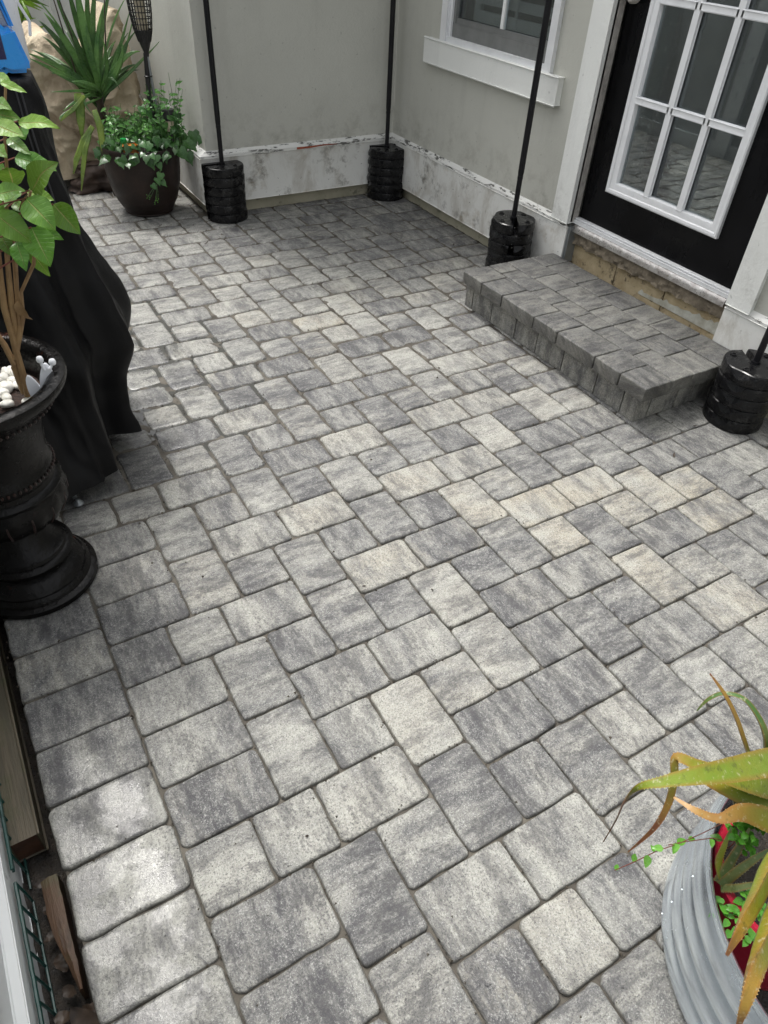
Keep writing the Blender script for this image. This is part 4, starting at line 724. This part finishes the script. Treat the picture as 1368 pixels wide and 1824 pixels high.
# ---------------------------------------------------------------- far left: beige cover, its shaded bottom, strap-leaved plant, brown pot
def zt(a,b): return 9.6+2.6*math.exp(-((a-10.6)/1.5)**2)+1.1*math.exp(-((a-5.4)/1.3)**2)-1.6*math.exp(-((a-8.)/1.5)**2)
bc=drape('canvas_cover',M['beige'],[(3.8,-53.5),(8,-52.8),(10.6,-53.4),(11.2,-55),(11,-60),(4.5,-60)],[(3.2,-51.6),(8,-50.6),(11.6,-51.4),(12.1,-55),(12,-61),(3.3,-61)],.9,12,320,80,.8,8.1,ztop=zt,folds=9,wr=.42)
tag(bc,'large beige canvas furniture cover with deep folds behind the strap-leaved plant','cover')
cover_shade=drape('shaded_cover_foot',M['cover_shade'],[(5.2,-50.3),(7.6,-50.2),(7.8,-51.6),(5.2,-51.8)],[(4.6,-49.6),(8.3,-49.3),(8.5,-52),(4.6,-52)],.02,1.9,60,12,.35,2.1,folds=6,wr=.3); tag(cover_shade,'shaded bottom of the beige cover, shaped as a separate dark brown drape','cover_shade')  # stands for the shadowed foot of the beige cover, added as its own shape
yc=thing('dracaena',(7.6,-48.5,0),'tall plant with long dark green strap leaves behind the brown pot','plant')
t=MB()
def yblade(t,p0,pm2,p1,w_,g_):
    n=9; pts=[]; ws=[]
    for i in range(n+1):
        x=i/n; c=[(1-x)**2*p0[k]+2*x*(1-x)*(2*pm2[k]-.5*(p0[k]+p1[k]))+x*x*p1[k] for k in range(3)]; pts.append(tuple(c)); ws.append(max(.03,w_*min(1,.45+x*3)*(1-x**3.2)))
    t.blade(pts,ws,up=(0,.9,.5),thick=.04,fold=.28,col=(g_,g_,g_,1))
yr=random.Random(3)
for p0,pm2,p1,w_ in YUC: yblade(t,p0,pm2,p1,w_*.8,yr.uniform(1.1,2.3))
for i in range(22):
    x=yr.uniform(0,6.28); el=yr.uniform(.2,1.3); L_=yr.uniform(4,7); p0=(7.2,-47.4,6.6+yr.uniform(-.4,.6)); p1=(7.2+L_*math.cos(x)*math.cos(el)*.8,-48-abs(L_*math.sin(x)*math.cos(el)),6.6+L_*math.sin(el)); pm2=tuple((p0[k]+p1[k])/2+(0,0,.6)[k] for k in range(3)); yblade(t,p0,pm2,p1,yr.uniform(.3,.6),yr.uniform(.6,1.1))
t.build('foliage',M['yucca'],yc,smooth=180)
t=MB()
for pts,w_ in YDROOP: t.blade(pts,[w_*.7,w_,w_*.8,.06],up=(-.2,1,.3),thick=.04,fold=.2,col=(4.2,2.9,2.2,1))
t.build('pale_leaf',M['yucca'],yc,smooth=180)
t=MB(); t.tube([(7.6,-48.5,0),(7.5,-48.2,2.5),(7.3,-47.6,5),(7.2,-47.3,7.4)],[.5,.42,.36,.25],12); t.build('trunk',M['litter'],yc)
t=MB()
for a,z0,z1,l in ((5.0,8,15,1.2),(6.0,8,14.5,-2),(8.6,8,14,1.4)): t.tube([(7.2,-47.2,6.8),(7.2+(a-7.2)*.6,-47.0,z0+1),(a+l*.2,-46.8,z1)],[.09,.06,.03],6)
t.build('flower_stalk',M['litter'],yc)
bp=thing('palm_bush',(3,-66,0),'bright yellow-green palm bush beyond the beige cover at the top left','plant')
t=MB(); br=random.Random(6)
for i in range(90):
    c0=(br.uniform(2.6,6.2),-65+br.uniform(-2,2),br.uniform(8,15)); x=br.uniform(-2.6,.6); L_=br.uniform(1.6,3.2); c1=(c0[0]+L_*math.cos(x),c0[1]+br.uniform(-1,1.4),c0[2]+L_*math.sin(x)*.8); g_=br.uniform(.6,1.3); t.blade([c0,tuple((c0[k]+c1[k])/2+(0,0,.2)[k] for k in range(3)),c1],[.1,.36,.03],up=(0,.8,.5),thick=.03,fold=.3,col=(g_,g_,g_*.8,1))
t.build('foliage',M['palm'],bp,smooth=180)
t=MB()
for i in range(9): t.tube([(4+br.uniform(-.8,.8),-65.5,0),(3.6+br.uniform(-1,1),-65.2,6),(br.uniform(3,6),-65,br.uniform(11,15))],[.2,.14,.06],6)
t.build('stem',M['stem'],bp)
bpot=thing('plant_pot',(8.8,-43.9,0),'round dark brown speckled resin pot at the corner of the house','pot')
t=MB(); t.lathe(8.8,-43.9,[(.02,.02),(1.72,.02),(1.84,.1),(1.82,.2),(1.87,.26),(2.02,.5),(2.3,1.0),(2.33,1.08),(2.33,1.12),(2.5,1.6),(2.66,2.2),(2.78,3.0),(2.84,3.8),(2.85,4.5),(2.84,4.7),(2.84,4.86),(2.8,4.92),(2.72,4.9),(2.62,4.7),(2.6,4.3),(.02,4.25)],72); t.build('body',M['brownpot'],bpot)
iv=thing('ivy',(8.9,-43.8,4.4),'trailing green ivy and weeds spilling over the brown pot rim','plant')
ir=random.Random(9); t=MB(); ts=MB(); tf=MB()
def ivy(c,s,nrm,g_):
    # five-lobed leaf
    nv=Vector((nrm[0],-nrm[1],nrm[2])).normalized(); x=nv.orthogonal().normalized(); ang=ir.uniform(-.7,.7); dn=Vector((0,0,-1)); dn=(dn-nv*dn.dot(nv)); dn=dn.normalized() if dn.length>.1 else x
    dn=Matrix.Rotation(ang,3,nv)@dn; sd=nv.cross(dn); C=V(*c); pr_=[(0,-.28),(.30,-.42),(.52,-.18),(.40,.10),(.34,.30),(.14,.52),(0,.85),(-.14,.52),(-.34,.30),(-.40,.10),(-.52,-.18),(-.30,-.42)]
    vs=[C+nv*.06*s*U]+[C+(sd*px+dn*py)*s*U-nv*(px*px+py*py)*.2*s*U for px,py in pr_]; t.add(vs,[(0,k+1,(k+1)%12+1) for k in range(12)],(g_,g_,g_*.95,1))
for i in range(230):
    x=ir.uniform(0,6.28); r=3.3*math.sqrt(ir.random()); a,b=8.9+r*math.cos(x),-43.8+r*math.sin(x)*.95; z=4.75+1.25*math.exp(-(r/2.2)**2)*ir.random()+ir.uniform(-.1,.55)-max(0,r-2.6)*ir.uniform(.3,1.3)
    ivy((a,b,z),ir.uniform(.38,.72),(ir.uniform(-.5,.3),ir.uniform(.1,1),ir.uniform(.2,1)),ir.uniform(.6,1.5))
for i in range(120):   # denser, taller clump towards the wall
    x=ir.uniform(0,6.28); r=1.5*math.sqrt(ir.random()); a,b=10.7+r*math.cos(x)*1.0,-43.4+r*math.sin(x); ivy((a,b,4.7+ir.random()**1.4*2.6),ir.uniform(.35,.7),(ir.uniform(-.5,.5),ir.uniform(.2,1),ir.uniform(.1,.9)),ir.uniform(.7,1.8))
for (a,b,z,s) in ((12.5,-41.9,5.6,.9),(12.1,-41.9,5.1,1.0),(12.9,-41.6,5.35,.6),(7.6,-41.2,4.5,.8),(8.7,-41.0,4.4,.85),(9.9,-41.2,4.6,.75),(6.9,-41.5,4.5,.7),(11.3,-41.5,4.6,.9),(11.9,-41.9,4.2,.9)): ivy((a,b,z),s,(-.3,1,.3),ir.uniform(.8,1.2))
# hanging runner with seed heads
run=[(9.3,-40.95,4.7),(9.35,-40.85,3.9),(9.2,-40.8,3.2),(8.9,-40.8,2.8)]
ts.tube(run,.035,5)
for q in ((8.2,-40.7,1.9),(8.5,-40.7,1.5),(8.75,-40.7,1.6),(8.0,-40.7,2.0),(8.6,-40.7,1.75)):
    ts.tube([run[3],((run[3][0]+q[0])/2+.05,-40.75,(run[3][2]+q[2])/2+.1),q],.022,5)
    for k in range(3): tf.lathe(q[0]+ir.uniform(-.08,.08),q[1],[(.01,q[2]-.1+k*.12),(.05,q[2]-.05+k*.12),(.01,q[2]+k*.12)],6,col=(2.4,2.2,1.5,1))
for c,s in (((9.3,-40.8,4.1),.5),((9.25,-40.75,3.4),.6),((9.0,-40.75,3.1),.55),((8.6,-40.7,2.75),.45),((9.35,-40.75,2.9),.5)): ivy(c,s,(-.2,1,.4),1.3)
for i in range(95):   # thin weeds and seed stalks
    a,b=ir.uniform(6.6,12.0),ir.uniform(-45,-42.2); h=ir.uniform(1.0,2.2)+(3.4*ir.random() if a>9.8 else .6); l=ir.uniform(-.7,.7); top=(a+l,b+ir.uniform(-.3,.6),4.8+h); ts.tube([(a,b,4.5),(a+l*.3,b,4.8+h*.55),top],[.03,.022,.012],5)
    for k in range(ir.randint(3,8)):
        u=ir.uniform(.35,1); c=(a+l*u**1.5,b,4.6+h*u); d=ir.uniform(0,6.28); L_=ir.uniform(.25,.7); gq=ir.uniform(1.2,2.6); tf.leaf(c,(c[0]+L_*math.cos(d),c[1]+L_*math.sin(d)*.6,c[2]+ir.uniform(-.25,.3)),L_*.38,(0,.7,.7),col=(gq,gq,gq*.8,1),nseg=4,cross=3)
t.build('foliage',M['ivy'],iv,smooth=180,recalc=False); ts.build('stem',M['yucca'],iv); tf.build('foliage',M['ivy'],iv,smooth=180,recalc=False)
t=MB(); vs=[]
for k in range(60):
    x=k*.9; t.lathe(6.9+.5*math.cos(x)*ir.random(),-42.6+.4*math.sin(x)*ir.random(),[(.01,4.75),(.05,4.8),(.01,4.86)],5)
# solar torch and stake light
to=thing('garden_torch',(10.4,-44,4.4),'tall black solar torch with a slatted flame basket stuck in the brown pot','torch')
t=MB(); t.tube([(10.45,-43.9,4.6),(10.15,-44,8),(10.35,-44,10.6)],[.2,.18,.16],12); t.build('stake',M['torch'],to)
t=MB(); t.tube([(10.75,-43.85,4.6),(10.5,-43.9,8),(10.45,-43.95,10.4)],.10,10); t.build('tube',M['grey'],to)
for z,r in ((6.9,.26),(9.2,.24)):
    t=MB(); t.tube([(10.45+r*1.1*math.cos(k*.52)-.15,-43.95+r*math.sin(k*.52),z) for k in range(13)],.04,5); t.build('zip_tie',M['torch'],to)
t=MB(); prf=[(.16,10.4),(.2,10.7),(.42,11.3),(.62,12.0),(.74,12.9),(.78,13.8),(.74,14.8),(.66,15.6),(.6,15.9)]
t.lathe(10.42,-44,prf[:4],24)
for k in range(22):
    x=2*math.pi*k/22; t.tube([(10.42+r*math.cos(x),-44+r*math.sin(x),z) for r,z in prf[2:]],.035,5)
for z,r in ((12.0,.62),(12.35,.66),(12.7,.71),(13.05,.75),(13.4,.77),(13.75,.78),(14.1,.78),(14.5,.76),(14.9,.73),(15.4,.69)): t.tube([(10.42+r*math.cos(k*.2618),-44+r*math.sin(k*.2618),z) for k in range(25)],.035,5)
t.lathe(10.42,-44,[(.02,16.2),(.5,16.15),(.7,15.9),(.66,15.7),(.02,15.7)],24); t.build('basket',M['torch'],to)
t=MB(); t.lathe(10.42,-44,[(.02,12.0),(.36,12.0),(.38,12.2),(.38,15.5),(.02,15.5)],20); t.build('lamp_tube',M['cream'],to)
sl_=thing('stake_light',(11.05,-43.3,4.6),'short solar stake light with black cap and cream collar in the brown pot','light')
t=MB(); t.tube([(11.0,-42.6,4.4),(11.0,-42.6,6.0)],.12,10); t.build('stake',M['torch'],sl_)
t=MB(); t.lathe(11.0,-42.6,[(.02,5.8),(.26,5.85),(.32,6.6),(.02,6.62)],20); t.build('collar',M['cream'],sl_)
t=MB(); t.lathe(11.0,-42.6,[(.3,6.55),(.42,6.6),(.44,7.2),(.40,7.3),(.02,7.32)],24); t.build('cap',M['torch'],sl_)
t=MB(); t.lathe(7.35,-42.3,[(.02,5.75),(.22,5.7),(.26,5.5),(.2,5.35),(.02,5.3)],14); tag(t.build('glass_ball',pm('green_glass',(.01,.30,.06),(.01,.2,.04),9,.12,0)),'small green glass ball among the ivy in the brown pot','ornament')
t=MB(); t.box(7.2,8.1,-42.3,-41.9,4.8,5.3,.12); tag(t.build('seed_packet',pm('orange_packet',(.65,.22,.02),(.45,.12,.01),15,.5,.3)),'orange packet lying among the ivy at the pot rim','packet')
# ---------------------------------------------------------------- galvanised tub, red pot, aloe
TA,TB,TR=8.25,17.05,4.18
tu=thing('galvanised_tub',(TA,TB,0),'round corrugated galvanised steel tub at the bottom right corner','tub')
t=MB(); pf=[]
for i in range(141):
    x=i/140; z=.02+3.5*x; rb=.0
    rb=.17*abs(math.sin(math.pi*(z-.12)/.80))**.8 if .12<z<3.32 else 0
    pf.append((TR+rb,z))
pf+=[(TR+.02,3.5),(TR+.05,3.55),(TR+.06,3.60),(TR+.02,3.64),(TR-.04,3.6),(TR-.05,3.4),(TR-.05,.05)]
t.lathe(TA,TB,pf,160); t.build('wall',M['galv'],tu,smooth=60)
t=MB()
x=math.pi+.82
for z in (.52,1.32,2.12,2.92): t.lathe(TA+(TR+.17)*math.cos(x+.014),TB+(TR+.17)*math.sin(x+.014),[(.005,z-.02),(.018,z-.015),(.018,z+.015),(.005,z+.02)],8)
t.build('rivets',M['galv'],tu)
t=MB(); t.lathe(TA,TB,[(.01,.06),(TR-.1,.05)],60); t.build('floor',M['soil'],tu)
rp=thing('red_pot',(7.3,15.15,0),'crimson plastic pot standing inside the galvanised tub','pot')
PX,PY=7.3,15.15
t=MB(); t.lathe(PX,PY,[(.02,.1),(1.42,.1),(1.5,.3),(1.7,2.55),(1.82,2.6),(1.86,3.15),(1.8,3.22),(1.68,3.2),(1.66,2.7),(.02,2.68)],72); t.build('body',M['red'],rp)
t=MB(); vs=[V(PX,PY,2.95)]
for rI in range(1,7):
    for k in range(30):
        x=2*math.pi*k/30; r=1.66*rI/6; vs.append(V(PX+r*math.cos(x),PY+r*math.sin(x),2.88+.12*noise.noise(Vector((r*3*math.cos(x),r*3*math.sin(x),0)))))
t.add(vs,[(0,k+1,(k+1)%30+1) for k in range(30)]+[((i-1)*30+k+1,(i-1)*30+(k+1)%30+1,i*30+(k+1)%30+1,i*30+k+1) for i in range(1,6) for k in range(30)]); t.build('soil',M['soil'],rp)
al=thing('aloe',(7.4,14.6,3),'yellowing aloe with long drooping spiny leaves in the red pot','aloe')
GR=(.145,.215,.018,1); YG=(.17,.225,.016,1); OR=(.28,.17,.025,1); BR=(.12,.035,.02,1); DG=(.06,.14,.03,1); GG=(.10,.17,.07,1); BB=(.05,.02,.018,1); SA=(.36,.20,.06,1)
AC={'A':[GR,GR,GR,GR,YG,YG,BR,BB,BB],'B':[YG,YG,YG,YG,OR,GR,OR,BR,BR],'C':[YG,YG,YG,OR,OR],'D':[YG,YG,OR,SA,SA,SA],'E':[YG,YG,YG,OR,BR],'F':[YG,OR,YG,OR,OR,BR,BR],'G':[YG,OR,OR,OR,BR],'H':[DG,DG,DG,DG,DG,DG,DG],'I':[GG,YG,YG,GG],'J':[GG]*4,'K':[GG]*4,'L':[GG]*4,'M':[DG]*3,'N':[DG]*3}
def cr(P,n):
    out=[]
    for i in range(len(P)-1):
        p0,p1,p2,p3=P[max(i-1,0)],P[i],P[i+1],P[min(i+2,len(P)-1)]
        for s in range(n):
            x=s/n; out.append((i+x,tuple(.5*((2*p1[k])+(-p0[k]+p2[k])*x+(2*p0[k]-5*p1[k]+4*p2[k]-p3[k])*x*x+(-p0[k]+3*p1[k]-3*p2[k]+p3[k])*x**3) for k in range(4))))
    out.append((len(P)-1,P[-1])); return out
for nm,pts in ALOE:
    sm=cr(pts,7); cl=AC[nm]; cols=[]
    for x,_ in sm:
        i=min(int(x),len(cl)-2); f_=x-i; cols.append(tuple(cl[i][k]*(1-f_)+cl[i+1][k]*f_ for k in range(3))+(1,))
    thick=.42 if nm in 'ABCDEF' else .2; t=MB(); up=(-.45,.75,.75) if nm in 'EF' else (-.1,.35,1)
    P3=[q[:3] for _,q in sm]; W3=[max(.03,q[3]*((.52 if nm in 'ABC' else .5 if nm=='D' else .58))) for _,q in sm]
    rnd2=[1+.05*noise.noise(Vector((i*.6,ord(nm),0))) for i in range(len(W3))]
    t.blade(P3,[w_*q for w_,q in zip(W3,rnd2)],up=up,thick=thick*.55,fold=.22,cols=cols)
    # marginal teeth
    if nm not in 'GHMN':
        acc=0
        for i in range(1,len(P3)-2):
            if rnd.random()<.3: continue
            if W3[i]<.12: break
            A=V(*P3[i]); Tn=(V(*P3[i+1])-V(*P3[i-1])).normalized(); sd=Tn.cross(Vector((up[0],-up[1],up[2]))).normalized(); nn_=sd.cross(Tn)
            for s in (-1,1):
                e=A+sd*s*W3[i]*rnd2[i]*U*.485+nn_*W3[i]*U*.11; k=.015*U; c=tuple(min(1,x*1.2+.1) for x in cols[i][:3])+(1,)
                t.add([e-Tn*k,e+Tn*k,e+sd*s*k*1.9,e-nn_*k*.6],[(0,1,2),(0,1,3),(1,2,3),(0,2,3)],c)
    t.build('leaf',M['aloe'],al,smooth=60)
vt=thing('trailing_weed',(6.5,14.2,3.2),'thin red-stemmed weed with small round leaves trailing out of the tub','weed')
t=MB(); tl=MB(); wr=random.Random(12)
for (pts,) in VINE:
    t.tube(pts,.011,5)
    for i in range(len(pts)-1):
        for k in range(2 if i>1 else 1):
            x=wr.random(); c=tuple(pts[i][q]*(1-x)+pts[i+1][q]*x for q in range(3)); d=wr.uniform(0,6.28); L_=wr.uniform(.18,.34); g_=wr.uniform(1.6,3); tl.leaf(c,(c[0]+L_*math.cos(d),c[1]+L_*math.sin(d),c[2]-.02),L_*.6,(0,.2,1),col=(g_,g_,g_*.5,1),nseg=5,cross=3)
for c0 in WEED:
    t.tube([(c0[0]+.3,c0[1]-.1,3),c0],.011,5)
    for k in range(9):
        d=wr.uniform(0,6.28); L_=wr.uniform(.16,.28); s_=wr.uniform(0,.35); c=(c0[0]+s_*math.cos(d*3),c0[1]+s_*math.sin(d*3),c0[2]+wr.uniform(-.15,.1)); g_=wr.uniform(1.6,3.2); tl.leaf(c,(c[0]+L_*math.cos(d),c[1]+L_*math.sin(d),c[2]),L_*.7,(0,.2,1),col=(g_*.8,g_,g_*.4,1),nseg=5,cross=3)
t.build('stem',M['redstem'],vt); tl.build('foliage',M['ivy'],vt,smooth=180,recalc=False)
